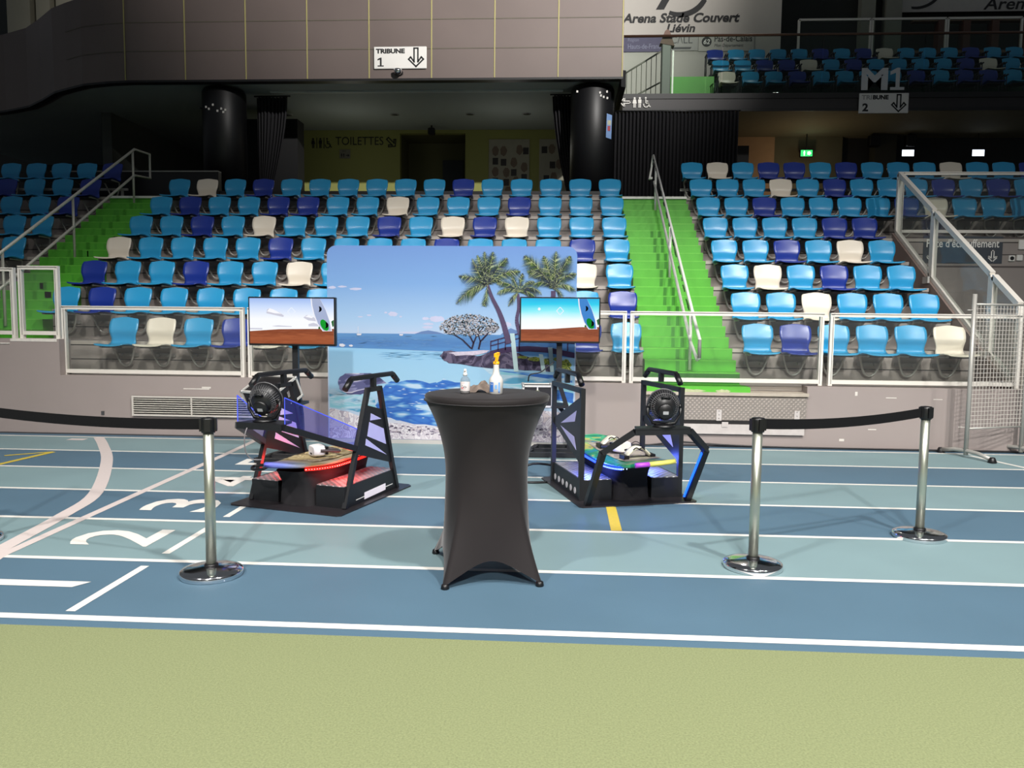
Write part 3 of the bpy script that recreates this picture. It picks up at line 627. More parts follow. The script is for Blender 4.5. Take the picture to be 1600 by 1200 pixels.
MB().box((-0.15, -0.008, 0), (0.15, 0, 0.24)).build('sheet', mat('grey_paper', (120, 118, 104), 0.8), pn)
m = MB(); f2 = lambda u, v: (u, -0.0095, v); m.text('WC', f2, -0.08, 0.04, 0.17, 0.215); person(m, f2, -0.09, 0.03, 0.11, True); person(m, f2, -0.03, 0.03, 0.11); m.flat([(0.03, 0.07), (0.08, 0.07), (0.08, 0.04), (0.13, 0.08), (0.08, 0.12), (0.08, 0.09), (0.03, 0.09)], f2)
m.build('lettering', INK, pn)
PAPER = mat('poster_paper', (150, 148, 132), 0.8); PHOTO = mat('poster_photo', (40, 38, 38), 0.6, var=0.5, scale=12); HAND = mat('hand_print', (112, 98, 84), 0.8, var=0.2, scale=9)
def poster(label, x0, x1, z0, z1, photos, hands):
    t = thing('wall_poster', label, 'poster', ((x0+x1)/2, 21.98, z0), 0); c = (x0+x1)/2
    MB().box((x0-c, -0.01, 0), (x1-c, 0, z1-z0)).build('sheet', PAPER, t); m = MB()
    for x, z in photos: MB().box((x-0.075-c, -0.013, z-0.09-z0), (x+0.075-c, -0.0105, z+0.09-z0)).build('photograph', PHOTO, t)
    for i, (x, z) in enumerate(hands):
        MB().flat([(x-c+0.09*math.cos(a)*(1+0.08*math.sin(5*a+i)), z-z0+0.13*math.sin(a)*(1+0.07*math.sin(7*a))) for a in [2*PI*k/28 for k in range(28)]], lambda u, v: (u, -0.012, v)).build('hand_print', HAND, t)
poster('framed poster of dark photographs and hand prints, left of the right column', -1.98, -0.88, 4.1, 6.36, [(-0.98, 6.05), (-1.80, 5.78), (-1.58, 5.75), (-1.30, 5.48), (-1.02, 5.35), (-1.80, 5.25), (-1.5, 5.22), (-1.46, 4.75)], [(-1.8, 6.05), (-1.58, 6.05), (-1.15, 6.08), (-1.30, 5.75), (-1.02, 5.62), (-1.80, 5.5), (-1.50, 5.48), (-1.24, 5.25), (-1.45, 4.98)])
poster('pale poster of square photographs partly hidden by the right column', -0.62, 0.6, 4.75, 6.36, [(-0.48, 6.08), (0.0, 6.08), (-0.26, 5.68), (0.17, 5.68), (-0.42, 5.32), (0.25, 5.34)], [(-0.28, 6.1), (0.2, 6.1), (-0.08, 5.7), (-0.22, 5.36)])
sp_ = thing('wall_speaker', 'small black loudspeaker hung under the soffit above the doorway', 'speaker', (-3.46, 21.5, 6.38))
MB().bev((-0.09, -0.1, 0), (0.09, 0.08, 0.17), 0.02).build('body', DARK, sp_); MB().box((-0.02, -0.02, 0.17), (0.02, 0.02, 0.24)).build('bracket', DARK, sp_)
# TRIBUNE signs
def one(m, f, u0, u1, v0, v1):
    w = u1-u0; h = v1-v0;
    m.flat([(u0+a*w, v0+b*h) for a, b in [(0.38, 0.0), (0.66, 0.0), (0.66, 1), (0.46, 1), (0.0, 0.84), (0.0, 0.68), (0.38, 0.78)]], f)
    for a, b in ((0.02, 0.38), (0.66, 1.0)): m.flat([(u0+a*w, v0), (u0+b*w, v0), (u0+b*w, v0+0.13*h), (u0+a*w, v0+0.13*h)], f)
def tribune(label, x0, x1, z0, z1, y, num, hang):
    t = thing('tribune_sign', label, 'sign', ((x0+x1)/2, y, z0)); w = (x1-x0)/2; h = z1-z0
    MB().bev((-w, -0.03, 0), (w, -0.001, h), 0.012).build('board', mat('sign_white', (225, 222, 218), 0.45, var=0.02), t)
    f = lambda u, v: (u, -0.0315, v); m = MB(); (m.text('TRIBUNE', f, -w*0.92, w*0.18, h*0.68, h*0.9, bold=0.055) if num == '1' else m.text('BUNE', f, -w*0.45, w*0.18, h*0.68, h*0.9, bold=0.055)); (one(m, f, -w*0.86, -w*0.62, h*0.1, h*0.5) if num == '1' else m.text(num, f, -w*0.86, -w*0.62, h*0.1, h*0.5, bold=0.04))
    arrow_outline(m, f, w*0.6, h*0.09, h*0.91, w*0.56); m.build('lettering', INK, t)
    if num == '2': MB().text('TRI', f, -w*0.9, -w*0.49, h*0.68, h*0.9, bold=0.03).build('faded_lettering', mat('faded_ink', (158, 156, 154), 0.6), t)
tribune('white TRIBUNE 1 sign with down arrow on the dark balcony front', -3.99, -2.87, 6.785, 7.24, 17.185, '1', 0)
tribune('white TRIBUNE 2 sign with down arrow on the right balcony edge', 6.83, 7.95, 6.375, 6.835, 19.458, '2', 0)
dc = thing('dome_camera', 'small black dome camera below the TRIBUNE 1 sign', 'camera', (-3.46, 17.15, 6.68))
MB().bev((-0.09, -0.06, -0.02), (0.09, 0.05, 0.06), 0.02).build('housing', DARK, dc)
MB().lathe([(0.005, -0.09), (0.05, -0.075), (0.08, -0.04), (0.085, 0.0), (0.085, 0.03)], (0, -0.08, 0.04), 20).build('dome', CHROME, dc)
# ------------------------------------------------------------------ right balcony
rb = MB().box((1.4, 19.5, 6.47), (16, 24.2, 6.84)); rb.cur = 1; rb.box((1.4, 19.47, 6.45), (16, 19.5, 6.52)).box((1.4, 19.46, 6.74), (16, 19.5, 6.86)); rb.cur = 2; rb.box((1.4, 19.485, 6.52), (16, 19.5, 6.74))
struct(rb.build('floor_balcony', [mat('balcony_slab', (128, 122, 100), 0.8), mat('balcony_black_edge', (9, 9, 11), 0.5), mat('balcony_band', (32, 27, 29), 0.5)]))
wc = thing('toilet_pictograms', 'white arrow and toilet pictograms on the right balcony edge', 'sign', (0, 0, 0)); f = xz(19.452); m = MB()
person(m, f, 1.68, 6.54, 0.24, True); person(m, f, 1.80, 6.54, 0.24); wheelchair(m, f, 1.95, 6.54, 0.24); m.build('pictograms', WHITE, wc)
m = MB(); arrow_outline(m, f, 1.46, 6.55, 6.78, 0.2, -90); m.build('arrow', WHITE, wc)
# upper tiers, green landing, seats with arm rests
UP = {1: (20.3, 6.80), 2: (21.05, 7.30), 3: (21.8, 7.80)}
ut = MB()
for i, (y, z) in UP.items(): ut.box((3.7, y-0.62, 6.84), (16, 24.2, z-0.02 if i > 1 else 6.85))
struct(ut.build('floor_upper_tier', mat('dark_green_floor', (36, 64, 48), 0.7, var=0.1)))
struct(MB().box((2.62, 20.5, 6.84), (3.7, 24, 7.54)).build('floor_landing', GREEN))
ARMC = mat('armrest_dark', (34, 36, 42), 0.5)
arm = MB()
for s_ in (-1, 1): arm.tube([(s_*0.245, 0.0, 0.60), (s_*0.245, -0.28, 0.60)], 0.018, 8); arm.tube([(s_*0.245, -0.05, 0.60), (s_*0.245, -0.02, 0.0)], 0.014, 6); arm.tube([(s_*0.245, -0.22, 0.6), (s_*0.245, -0.2, 0.0)], 0.012, 6)
ARM_MESH = arm.mesh('armrest_mesh', ARMC)
upper = {1: (3.96, 0.56, 'WLLDLLLLDLDDL'), 2: (3.945, 0.544, 'LLDDWLDLLLLDWL'), 3: (3.93, 0.539, 'DLLLLDLDWLLLDLL')}
for i, (x0, p, s_) in upper.items():
    for k, c in enumerate(s_):
        t = thing('stadium_armchair', f'{CN[c]} stadium armchair, {ORD[k]} from the left in the {["front", "middle", "back"][i-1]} row of the upper balcony', 'stadium chair', (x0+p*k, UP[i][0], UP[i][1]), 0, f'{CN[c]} balcony armchairs')
        for n, me in (('shell', SH[c]), ('armrests', ARM_MESH), ('pan_support', PM_MESH)):
            o = bpy.data.objects.new(n, me); COL.objects.link(o); o.parent = t
# glass balustrade along the balcony
BPANE = glass('balustrade_glass', (242, 247, 244), milky=0.02, rough=0.0, mc=(120, 130, 125))
t = thing('glass_balustrade', 'long glass balustrade with bronze rail on the right balcony', 'balustrade', (1.4, 19.56, 6.84))
MB().tube([(0, 0, 1.36), (14, 0, 1.36)], 0.03, 10).build('handrail', mat('bronze_rail', (92, 66, 52), 0.4, 0.4), t)
for k in range(6): MB().box((0.02+2.3*k, -0.006, 0.02), (2.3*k+2.29, 0.006, 1.34)).build('pane', BPANE, t)
m1 = thing('balcony_lettering', 'large grey M1 letters on the balcony glass', 'sign', (0, 0, 0))
MB().text('M', xz(19.54), 6.90, 7.50, 6.93, 7.43, bold=0.04).build('letter', mat('frosted_letter', (205, 206, 208), 0.5), m1); mm_ = MB(); one(mm_, xz(19.54), 7.55, 7.88, 6.93, 7.43); mm_.build('numeral', mat('frosted_letter', (205, 206, 208), 0.5), m1)
cp = thing('capped_post', 'grey post with a brown pointed cap at the balcony glass end', 'post', (2.43, 19.75, 6.86))
MB().bev((-0.12, -0.1, 0), (0.10, 0.1, 1.2), 0.02).build('post', mat('grey_post', (112, 112, 106), 0.5), cp)
MB().prism([(-0.17, 1.2), (0.17, 1.14), (0.05, 1.48), (0.0, 1.52), (-0.06, 1.48)], lambda u, v, q: (u, q, v), -0.12, 0.12).build('cap', mat('brown_cap', (104, 74, 60), 0.6), cp)
MB().box((0.13, -0.06, 0.0), (0.17, 0.0, 1.05)).build('glass_clamp', GREYTUBE, cp)
rl = thing('stair_balustrade', 'barred stair balustrade left of the capped post on the balcony', 'balustrade', (1.5, 20.6, 6.86))
m = MB(); 
for z0, z1 in ((0.72, 1.35), (0.05, 0.60)): m.tube([(-0.1, 0, z0), (0.95, 0, z1)], 0.02, 8)
for k in range(9): m.tube([(-0.05+0.12*k, 0, 0.02), (-0.05+0.12*k, 0, 0.72+0.63*(0.05+0.12*k)/1.05)], 0.009, 6)
m.build('bars', mat('stair_bar_grey', (126, 122, 112), 0.5, 0.2), rl)
# banner wall behind the upper seats
bw = struct(MB().box((1.4, 24.0, 6.8), (6.17, 24.2, 13)).build('wall_banner', mat('banner_white', (196, 190, 182), 0.6, var=0.03)))
fb = lambda u, v: (u, 23.99, v); fb1 = lambda u, v: (u, 23.985, v); fb2 = lambda u, v: (u, 23.98, v)
bt = thing('arena_lettering', 'black slanted arena name lettering on the white upper wall', 'sign', (0, 0, 0))
m = MB().text('Arena Stade Couvert', fb, 1.66, 5.0, 10.05, 10.32, shear=0.22, bold=0.035); m.text('Liévin', fb, 2.93, 3.75, 9.78, 10.02, shear=0.22, bold=0.03); m.build('lettering', INK, bt)
m = MB().flat([(2.62, 10.42), (2.85, 10.42), (3.12, 10.9), (2.9, 10.9)], fb)
o_ = arcpts((3.35, 10.98), 0.78, -118, -25, 16); i_ = arcpts((3.28, 11.1), 0.76, -110, -30, 16)
for k in range(16): m.flat([o_[k], o_[k+1], i_[k+1], i_[k]], fb)
m.build('emblem', INK, bt)
bp_ = thing('region_plaque', 'dark violet plaque with pale region lettering on the white upper wall', 'sign', (0, 0, 0))
MB().box((1.5, 23.96, 9.24), (2.86, 23.978, 9.70)).build('board', mat('violet_plaque', (74, 62, 104), 0.5), bp_)
m = MB().text('Région', lambda u, v: (u, 23.955, v), 1.84, 2.15, 9.5, 9.62); m.text('Hauts-de-France', lambda u, v: (u, 23.955, v), 1.84, 2.84, 9.32, 9.46, bold=0.01); m.build('lettering', mat('pale_violet_ink', (150, 145, 175), 0.6), bp_)
cp2 = thing('partner_plaque', 'pale plaque with grey partner lettering behind the capped post', 'sign', (0, 0, 0))
MB().box((2.95, 23.96, 9.26), (3.84, 23.978, 9.72)).build('board', mat('pale_plaque', (176, 172, 168), 0.6), cp2)
m = MB().text('C/\\LL', lambda u, v: (u, 23.955, v), 3.06, 3.68, 9.46, 9.66); m.flat([(3.1, 9.30), (3.62, 9.30), (3.66, 9.36), (3.1, 9.36)], lambda u, v: (u, 23.955, v)); m.build('lettering', mat('grey_ink', (88, 86, 88), 0.6), cp2)
pc = thing('department_plaque', 'pale plaque with a black 62 disc and department lettering', 'sign', (0, 0, 0))
MB().box((3.85, 23.96, 9.24), (5.42, 23.978, 9.74)).build('board', mat('pale_plaque_warm', (188, 183, 176), 0.6), pc)
m = MB().flat(arcpts((4.08, 9.50), 0.14, 0, 345, 23), lambda u, v: (u, 23.955, v)); m.text('Pas-de-Calais', lambda u, v: (u, 23.955, v), 4.30, 5.36, 9.5, 9.67, bold=0.012); m.text('Mon Département', lambda u, v: (u, 23.955, v), 4.30, 5.12, 9.33, 9.44, shear=0.2); m.build('lettering', INK, pc)
MB().text('62', lambda u, v: (u, 23.950, v), 3.99, 4.17, 9.43, 9.57, shear=0.2, bold=0.02).build('number', WHITE, pc)
# dark lounge behind the upper right: glass frames, second banner, brown shelving
fr = thing('lounge_glazing', 'white framed glass screen behind the top balcony seats', 'glass screen', (6.64, 23.9, 6.9))
f = MB()
for a, b in ((0, 1.98), (2.03, 4.05), (4.1, 6.1)):
    for p, q in (((a, 0), (a, 3.15)), ((b, 0), (b, 3.15)), ((a, 3.15), (b, 3.15)), ((a, 0.05), (b, 0.05))): f.beam((p[0], 0, p[1]), (q[0], 0, q[1]), 0.06, 0.06)
f.build('frame', FRAME, fr)
for a, b in ((0, 1.98), (2.03, 4.05), (4.1, 6.1)): MB().box((a+0.03, -0.004, 0.08), (b-0.03, 0.004, 3.12)).build('pane', BPANE, fr)
struct(MB().box((6.2, 25.2, 6.8), (16, 25.4, 13)).build('wall_lounge', mat('lounge_dark', (40, 42, 40), 0.8)))
struct(MB().box((8.6, 24.6, 6.8), (9.0, 24.9, 13)).box((9.3, 24.6, 6.8), (9.75, 24.9, 13)).build('pillar', mat('lounge_pillar', (128, 128, 118), 0.7)))
b2 = thing('upper_banner', 'second white banner with slanted black lettering at the top right edge', 'banner', (0, 0, 0))
MB().box((9.9, 24.98, 10.62), (16, 25.0, 12.6)).build('cloth', mat('banner_cloth', (176, 172, 168), 0.6), b2)
m = MB().text('Arena', lambda u, v: (u, 24.97, v), 12.2, 13.6, 10.66, 11.0, shear=0.22, bold=0.012); o_ = arcpts((10.3, 11.5), 0.8, -100, -40, 10); i_ = arcpts((10.26, 11.56), 0.79, -98, -44, 10)
for k in range(10): m.flat([o_[k], o_[k+1], i_[k+1], i_[k]], lambda u, v: (u, 24.97, v))
m.build('lettering', INK, b2)
bs = thing('lounge_shelving', 'dark brown shelving glimpsed through the upper glass at the right edge', 'shelving', (12.1, 24.75, 6.84)); m = MB()
for x in (-1.2, -0.5, 0.3, 1.2): m.box((x-0.1, -0.15, 0), (x+0.1, 0.15, 3.5))
m.build('uprights', mat('dark_red_wood', (92, 48, 34), 0.5), bs); m = MB()
for z in (0.6, 1.6, 2.5, 3.4): m.box((-2.0, -0.12, z), (2.0, 0.12, z+0.08))
m.build('boards', mat('pale_shelf_edge', (120, 92, 74), 0.5), bs)
# concourse under the right balcony
uw = MB().box((3.2, 22.3, 3.93), (5.68, 22.5, 6.47)); uw.cur = 1; uw.box((5.68, 22.3, 3.93), (7.46, 22.5, 6.47)); uw.cur = 2; uw.box((7.46, 22.5, 3.93), (16, 22.7, 6.47))
struct(uw.build('wall_concourse', [mat('warm_wall', (196, 160, 124), 0.7), mat('olive_wall', (110, 106, 84), 0.7), mat('charcoal_wall', (52, 54, 56), 0.7)]))
struct(MB().box((4.55, 21.6, 3.93), (4.85, 21.9, 6.1)).build('pillar', DARK))
struct(MB().box((8.2, 22.0, 3.93), (8.75, 22.4, 6.47)).build('pillar', mat('dim_olive_pillar', (66, 66, 56), 0.7)))
for x, lab in ((8.12, 'black loudspeaker left of the pale pillar under the right balcony'), (9.05, 'black loudspeaker right of the pale pillar under the right balcony')):
    k = thing('wall_speaker', lab, 'speaker', (x, 21.9, 6.12)); MB().bev((-0.13, -0.1, 0), (0.13, 0.1, 0.3), 0.02).build('body', DARK, k); MB().box((-0.02, -0.02, 0.3), (0.02, 0.02, 0.44)).build('bracket', DARK, k)
def exit_sign(label, x, c, s_, face):
    k = thing('exit_light', label, 'exit sign', (x, 21.95, 5.87), 0, 'emergency lights under the right balcony')
    MB().bev((-0.17, -0.02, 0), (0.17, 0.05, 0.2), 0.01).build('housing', DARK, k); MB().box((-0.15, -0.026, 0.02), (0.15, -0.0205, 0.18)).build('lit_face', emit(face, c, s_), k)
    m = MB().flat([(0.02, 0.06), (0.07, 0.06), (0.07, 0.04), (0.12, 0.10), (0.07, 0.16), (0.07, 0.14), (0.02, 0.14)], lambda u, v: (u, -0.0275, v)); person(m, lambda u, v: (u, -0.0275, v), -0.06, 0.035, 0.13); m.build('pictogram', emit('exit_white', (255, 255, 255), 1.6), k)
    MB().box((-0.01, 0.0, 0.2), (0.01, 0.02, 0.6)).build('hanger', DARK, k)
exit_sign('green emergency exit light under the right balcony', 6.42, (60, 210, 110), 1.6, 'exit_green')
exit_sign('white emergency light beside the pale pillar under the right balcony', 9.02, (235, 245, 255), 2.2, 'exit_pale')
exit_sign('rightmost white emergency light under the right balcony', 10.8, (225, 238, 255), 2.4, 'exit_cool')
def glow(name, loc, power, color, r=0.1):
    d = bpy.data.lights.new(name, 'POINT'); d.energy = power; d.color = color; d.shadow_soft_size = r
    o = bpy.data.objects.new(name, d); COL.objects.link(o); o.location = loc
glow('corridor_lamp', (6.1, 21.0, 5.2), 11, (1.0, 0.72, 0.45)); glow('concourse_fill', (-5.2, 19.9, 5.3), 7, (1.0, 0.98, 0.9), 0.3); glow('concourse_fill', (-1.3, 19.9, 5.3), 7, (1.0, 0.98, 0.9), 0.3); glow('exit_glow', (6.42, 21.75, 5.95), 1.2, (0.75, 1.0, 0.8)); glow('lounge_lamp', (3.9, 22.6, 12.5), 60, (1.0, 0.95, 0.88), 0.3)  # the two concourse points are added fill for the yellow wall, no fixture
# ------------------------------------------------------------------ printed beach display panel
BX0, BX1, BZ0, BZ1, BY = -2.945, 0.205, 0.05, 2.50, 10.03
def pu(x): return BX0 + (x-512)/(899-512)*(BX1-BX0)
def pv(y): return 2.505 - (y-381)/(690-381)*2.47
pd = thing('photo_display_panel', 'large fabric display panel printed with a tropical beach and palm trees', 'display panel', (0, BY, 0))
rr = 0.12
outl = [(BX0, BZ0), (BX1, BZ0)] + arcpts((BX1-rr, BZ1-rr), rr, 0, 90, 8) + arcpts((BX0+rr, BZ1-rr), rr, 90, 180, 8)
SKYP = ramp('printed_sky', 'Z', 0.0, 2.6, [(0.0, (196, 214, 240)), (0.52, (196, 216, 242)), (0.60, (174, 208, 242)), (0.78, (134, 178, 232)), (0.99, (118, 156, 220))], rough=0.65, spec=0.15)
MB().prism(outl, lambda u, v, t: (u, t, v), 0.0, 0.035).build('printed_fabric', SKYP, pd)
MB().box((BX0-0.01, -0.01, 0.0), (BX1+0.01, 0.05, 0.05)).build('base_rail', ALU, pd)
ft = MB(); 
for x in (BX0+0.45, BX1-0.5): ft.box((x-0.04, -0.09, 0.0), (x+0.04, 0.1, 0.012))
ft.build('feet', ALU, pd)
PRINT = MB(); PMATS = []
def art(name, polys, m):
    """one printed colour layer of the picture"""
    if m not in PMATS: PMATS.append(m)
    PRINT.cur = PMATS.index(m); art.y -= 0.0005
    for P in polys: PRINT.flat([(pu(x), pv(yy)) for x, yy in P], lambda u, v: (u, art.y, v))
art.y = 0.0
Z3 = lambda L: [(500+x/3.75, 370+y/3.75) for x, y in L]
SEA = ramp('printed_sea', 'Z', 1.15, 1.42, [(0.0, (98, 156, 214)), (0.5, (86, 134, 194)), (1.0, (104, 156, 208))], noise=0.6, nscale=(3, 1, 40), rough=0.65, spec=0.15)
POOL = ramp('printed_pool', 'Z', 0.2, 1.3, [(0.0, (222, 224, 236)), (0.2, (196, 216, 240)), (0.45, (168, 212, 238)), (0.8, (160, 208, 240)), (1.0, (150, 204, 240))], noise=0.35, nscale=(1.2, 1, 6), rough=0.65, spec=0.15)
DEEP = blotch('printed_deep_water', [(96, 158, 220), (66, 122, 204), (56, 108, 194), (70, 128, 208), (120, 178, 228), (196, 222, 242)], 1.0, 0.65, vec=(2.6, 1, 10), spec=0.15, sharp=False, dist=0.15)
TEAL = blotch('printed_shallows', [(110, 186, 214), (150, 210, 226), (196, 222, 238), (96, 170, 206)], 1.0, 0.65, vec=(2, 1, 9), spec=0.15, sharp=False, dist=0.15)
SANDP = blotch('printed_stones', [(232, 226, 232), (214, 206, 216), (244, 240, 244), (190, 182, 196), (224, 212, 214)], 9, 0.65, spec=0.15)
ROCK = blotch('printed_rock', [(62, 56, 78), (84, 78, 104), (112, 104, 128), (70, 64, 88), (48, 44, 64)], 6, 0.65, spec=0.15)
CLOUD = mat('printed_cloud', (208, 212, 240), 0.65, spec=0.15); HILL = mat('printed_hill', (110, 140, 190), 0.65, spec=0.15)
rnd = random.Random(11)
def wob(P, a=1.2, n=3):
    out = []
    for i in range(len(P)):
        p, q = P[i], P[(i+1) % len(P)]
        for k in range(n):
            t = k/n; out.append((p[0]+(q[0]-p[0])*t+rnd.uniform(-a, a), p[1]+(q[1]-p[1])*t+rnd.uniform(-a, a)))
    return out
def blob(cx, cy, rx, ry, n=18, j=0.2): return [(cx+rx*math.cos(2*PI*k/n)*(1+rnd.uniform(-j, j)), cy+ry*math.sin(2*PI*k/n)*(1+rnd.uniform(-j, j))) for k in range(n)]
art('printed_clouds', [Z3(blob(75, 290, 22, 8)), Z3(blob(135, 285, 24, 6)), Z3(blob(215, 298, 40, 7)), Z3(blob(432, 443, 28, 14)), Z3(blob(390, 436, 9, 5)), Z3(blob(478, 459, 8, 5)), Z3(blob(292, 452, 14, 5)), Z3(blob(240, 462, 16, 4)), Z3(blob(625, 468, 20, 9)), Z3(blob(690, 470, 42, 18)), Z3(blob(640, 500, 30, 6)), Z3(blob(635, 520, 30, 8)), Z3(blob(1095, 500, 30, 16)), Z3(blob(560, 552, 90, 5))], CLOUD)
art('printed_hills', [Z3([(560, 560), (600, 545), (640, 538), (690, 546), (740, 560)]), Z3([(1060, 560), (1090, 535), (1120, 520), (1160, 535), (1200, 560)])], HILL)
art('printed_sea', [Z3([(52, 560), (1490, 560), (1490, 700), (720, 662), (400, 652), (52, 645)])], SEA)
art('printed_pool', [Z3([(52, 645), (400, 652), (720, 664), (1490, 690), (1490, 1150), (52, 1150)])], POOL)
art('printed_shallows', [Z3(wob([(55, 900), (180, 915), (330, 950), (330, 1010), (250, 1040), (60, 1000)], 5)), Z3(wob([(950, 755), (1200, 790), (1488, 850), (1488, 990), (1250, 940), (1080, 850)], 5))], TEAL)
art('printed_deep_water', [Z3(wob([(350, 900), (420, 850), (560, 835), (680, 850), (730, 826), (830, 850), (900, 1000), (1000, 1100), (700, 1110), (480, 1085), (380, 1060), (330, 990)], 9)), Z3(wob([(920, 755), (1100, 775), (1480, 800), (1480, 835), (1240, 800)], 2)), Z3(wob([(1230, 850), (1488, 900), (1488, 960), (1300, 920)], 5)), Z3(wob([(1290, 1080), (1420, 1060), (1420, 1075), (1300, 1095)], 3))], DEEP)
strk = []
for k in range(70):
    x = rnd.uniform(360, 960); y = rnd.uniform(850, 1080); w = rnd.uniform(8, 34); strk.append(Z3([(x-w, y), (x, y-rnd.uniform(1.5, 3.5)), (x+w, y+rnd.uniform(-2, 2)), (x, y+1.5)]))
for k in range(40):
    x = rnd.uniform(60, 330); y = rnd.uniform(880, 1040); w = rnd.uniform(8, 40); strk.append(Z3([(x-w, y), (x, y-2), (x+w, y+rnd.uniform(-3, 3)), (x, y+2)]))
art('printed_glints', strk, mat('printed_glint', (206, 228, 246), 0.65, spec=0.15))
strk = []
for k in range(46):
    x = rnd.uniform(380, 720); y = 690+rnd.uniform(-1, 1)*24; w = rnd.uniform(14, 60); strk.append(Z3([(x-w, y), (x, y-1.5), (x+w, y-rnd.uniform(0, 4)), (x, y+1.2)]))
art('printed_ripples', strk, mat('printed_ripple', (118, 178, 222), 0.65, spec=0.15))
strk = []
for k in range(120):
    x = rnd.uniform(60, 1480); y = rnd.uniform(572, 640+10*(x > 700)); w = rnd.uniform(10, 40); strk.append(Z3([(x-w, y), (x, y-1.2), (x+w, y), (x, y+1.2)]))
art('printed_sea_lines', strk, mat('printed_sea_line', (120, 168, 220), 0.65, spec=0.15))
art('printed_stones', [Z3(wob([(55, 1010), (160, 1030), (300, 1075), (400, 1090), (700, 1115), (1000, 1120), (1250, 1000), (1420, 1010), (1485, 1000), (1485, 1190), (55, 1190)], 4))], SANDP)
st_ = []
for k in range(120):
    x = rnd.uniform(400, 1420); y = 1110 + rnd.random()*55; st_.append(Z3(blob(x, y, rnd.uniform(4, 14), rnd.uniform(2, 6), 7, 0.3)))
art('printed_pebbles', st_, blotch('printed_pebble', [(120, 112, 134), (160, 150, 168), (96, 90, 112), (200, 186, 190)], 14, 0.65, spec=0.15))
art('printed_boulder', [Z3(wob([(150, 800), (300, 795), (345, 815), (395, 855), (330, 865), (300, 900), (240, 925), (160, 925), (115, 895), (105, 850), (120, 820)], 2))], blotch('printed_boulder', [(72, 74, 112), (96, 98, 140), (140, 140, 178), (210, 206, 222), (84, 84, 126)], 1.6, 0.65, vec=(1, 1, 3), spec=0.15))
art('printed_boats', [Z3([(218, 562), (248, 562), (244, 572), (222, 572)]), Z3([(226, 520), (229, 520), (229, 562), (226, 562)]), Z3([(470, 562), (494, 562), (490, 571), (472, 571)]), Z3(blob(132, 632, 18, 10)), Z3(blob(184, 634, 12, 6))], mat('printed_boat', (228, 228, 238), 0.65, spec=0.15))
art('printed_rocks', [Z3(wob([(712, 690), (730, 662), (770, 655), (830, 668), (930, 690), (1000, 660), (1060, 650), (1140, 660), (1230, 690), (1320, 720), (1370, 760), (1360, 775), (1200, 765), (1000, 755), (850, 738), (760, 730), (722, 710)], 4))], ROCK)
art('printed_rock_lights', [Z3(wob([(760, 668), (900, 655), (1000, 650), (985, 664), (900, 682), (800, 684)], 3))], mat('printed_lounger', (214, 206, 224), 0.65, var=0.3, scale=30, spec=0.15))
art('printed_shrubs', [Z3(blob(1190, 690, 30, 9)), Z3(blob(1260, 700, 40, 12)), Z3(blob(1330, 715, 34, 20)), Z3(blob(1432, 735, 42, 36, 22, 0.25)), Z3(blob(1390, 700, 20, 12))], blotch('printed_shrub', [(126, 140, 52), (166, 176, 82), (92, 112, 46), (190, 190, 120)], 22, 0.65, spec=0.15))
# bridge, posts, round tree
seg = lambda a, b, w: [(a[0]-w*(b[1]-a[1])/math.hypot(b[0]-a[0], b[1]-a[1]), a[1]+w*(b[0]-a[0])/math.hypot(b[0]-a[0], b[1]-a[1])), (a[0]+w*(b[1]-a[1])/math.hypot(b[0]-a[0], b[1]-a[1]), a[1]-w*(b[0]-a[0])/math.hypot(b[0]-a[0], b[1]-a[1])), (b[0]+w*(b[1]-a[1])/math.hypot(b[0]-a[0], b[1]-a[1]), b[1]-w*(b[0]-a[0])/math.hypot(b[0]-a[0], b[1]-a[1])), (b[0]-w*(b[1]-a[1])/math.hypot(b[0]-a[0], b[1]-a[1]), b[1]+w*(b[0]-a[0])/math.hypot(b[0]-a[0], b[1]-a[1]))]
br = [[(1000, 656), (1100, 630), (1220, 624), (1340, 630), (1490, 660), (1490, 692), (1340, 662), (1220, 655), (1100, 662), (1000, 685)]]
br += [seg((1003, 600), (1170, 550), 3), seg((1003, 625), (1170, 578), 2.5), seg((1170, 550), (1490, 570), 3), seg((1170, 585), (1490, 605), 2)]
for x in (1005, 1048, 1090, 1130, 1170, 1400, 1450): br.append(seg((x, 600-(x-1003)*0.3 if x < 1171 else 560), (x, 650), 3))
art('printed_bridge', [Z3(p) for p in br], mat('printed_bridge', (74, 58, 92), 0.65, spec=0.15))
art('printed_posts', [Z3([(1116, 550), (1142, 550), (1168, 775), (1142, 775)]), Z3([(1284, 670), (1308, 672), (1326, 778), (1302, 778)]), Z3([(1336, 630), (1362, 630), (1372, 775), (1352, 775)])], mat('printed_post', (196, 224, 226), 0.65, spec=0.15))
tr_ = [seg((895, 645), (905, 610), 5), seg((905, 610), (880, 560), 4), seg((905, 610), (925, 560), 4), seg((935, 645), (945, 600), 5), seg((945, 600), (990, 550), 4), seg((945, 600), (930, 550), 3), seg((890, 640), (840, 590), 4), seg((840, 590), (790, 560), 3), seg((925, 560), (960, 520), 3), seg((880, 560), (850, 510), 3)]
art('printed_tree_branches', [Z3(p) for p in tr_], mat('printed_branch', (50, 42, 62), 0.65, spec=0.15))
lv = []; lv2 = []
for k in range(900):
    a = rnd.uniform(0, 2*PI); r = math.sqrt(rnd.random()); x = 880 + 172*r*math.cos(a); y = 520 + 64*r*math.sin(a) - 16*(1-((x-880)/180)**2); s_ = rnd.uniform(3, 7)
    (lv if rnd.random() < 0.5 else lv2).append(Z3([(x-s_, y), (x, y-s_*0.7), (x+s_, y), (x, y+s_*0.7)]))
art('printed_tree_leaves', lv, blotch('printed_leaf', [(72, 76, 84), (98, 104, 96), (56, 56, 66), (120, 124, 112)], 30, 0.65, spec=0.15))
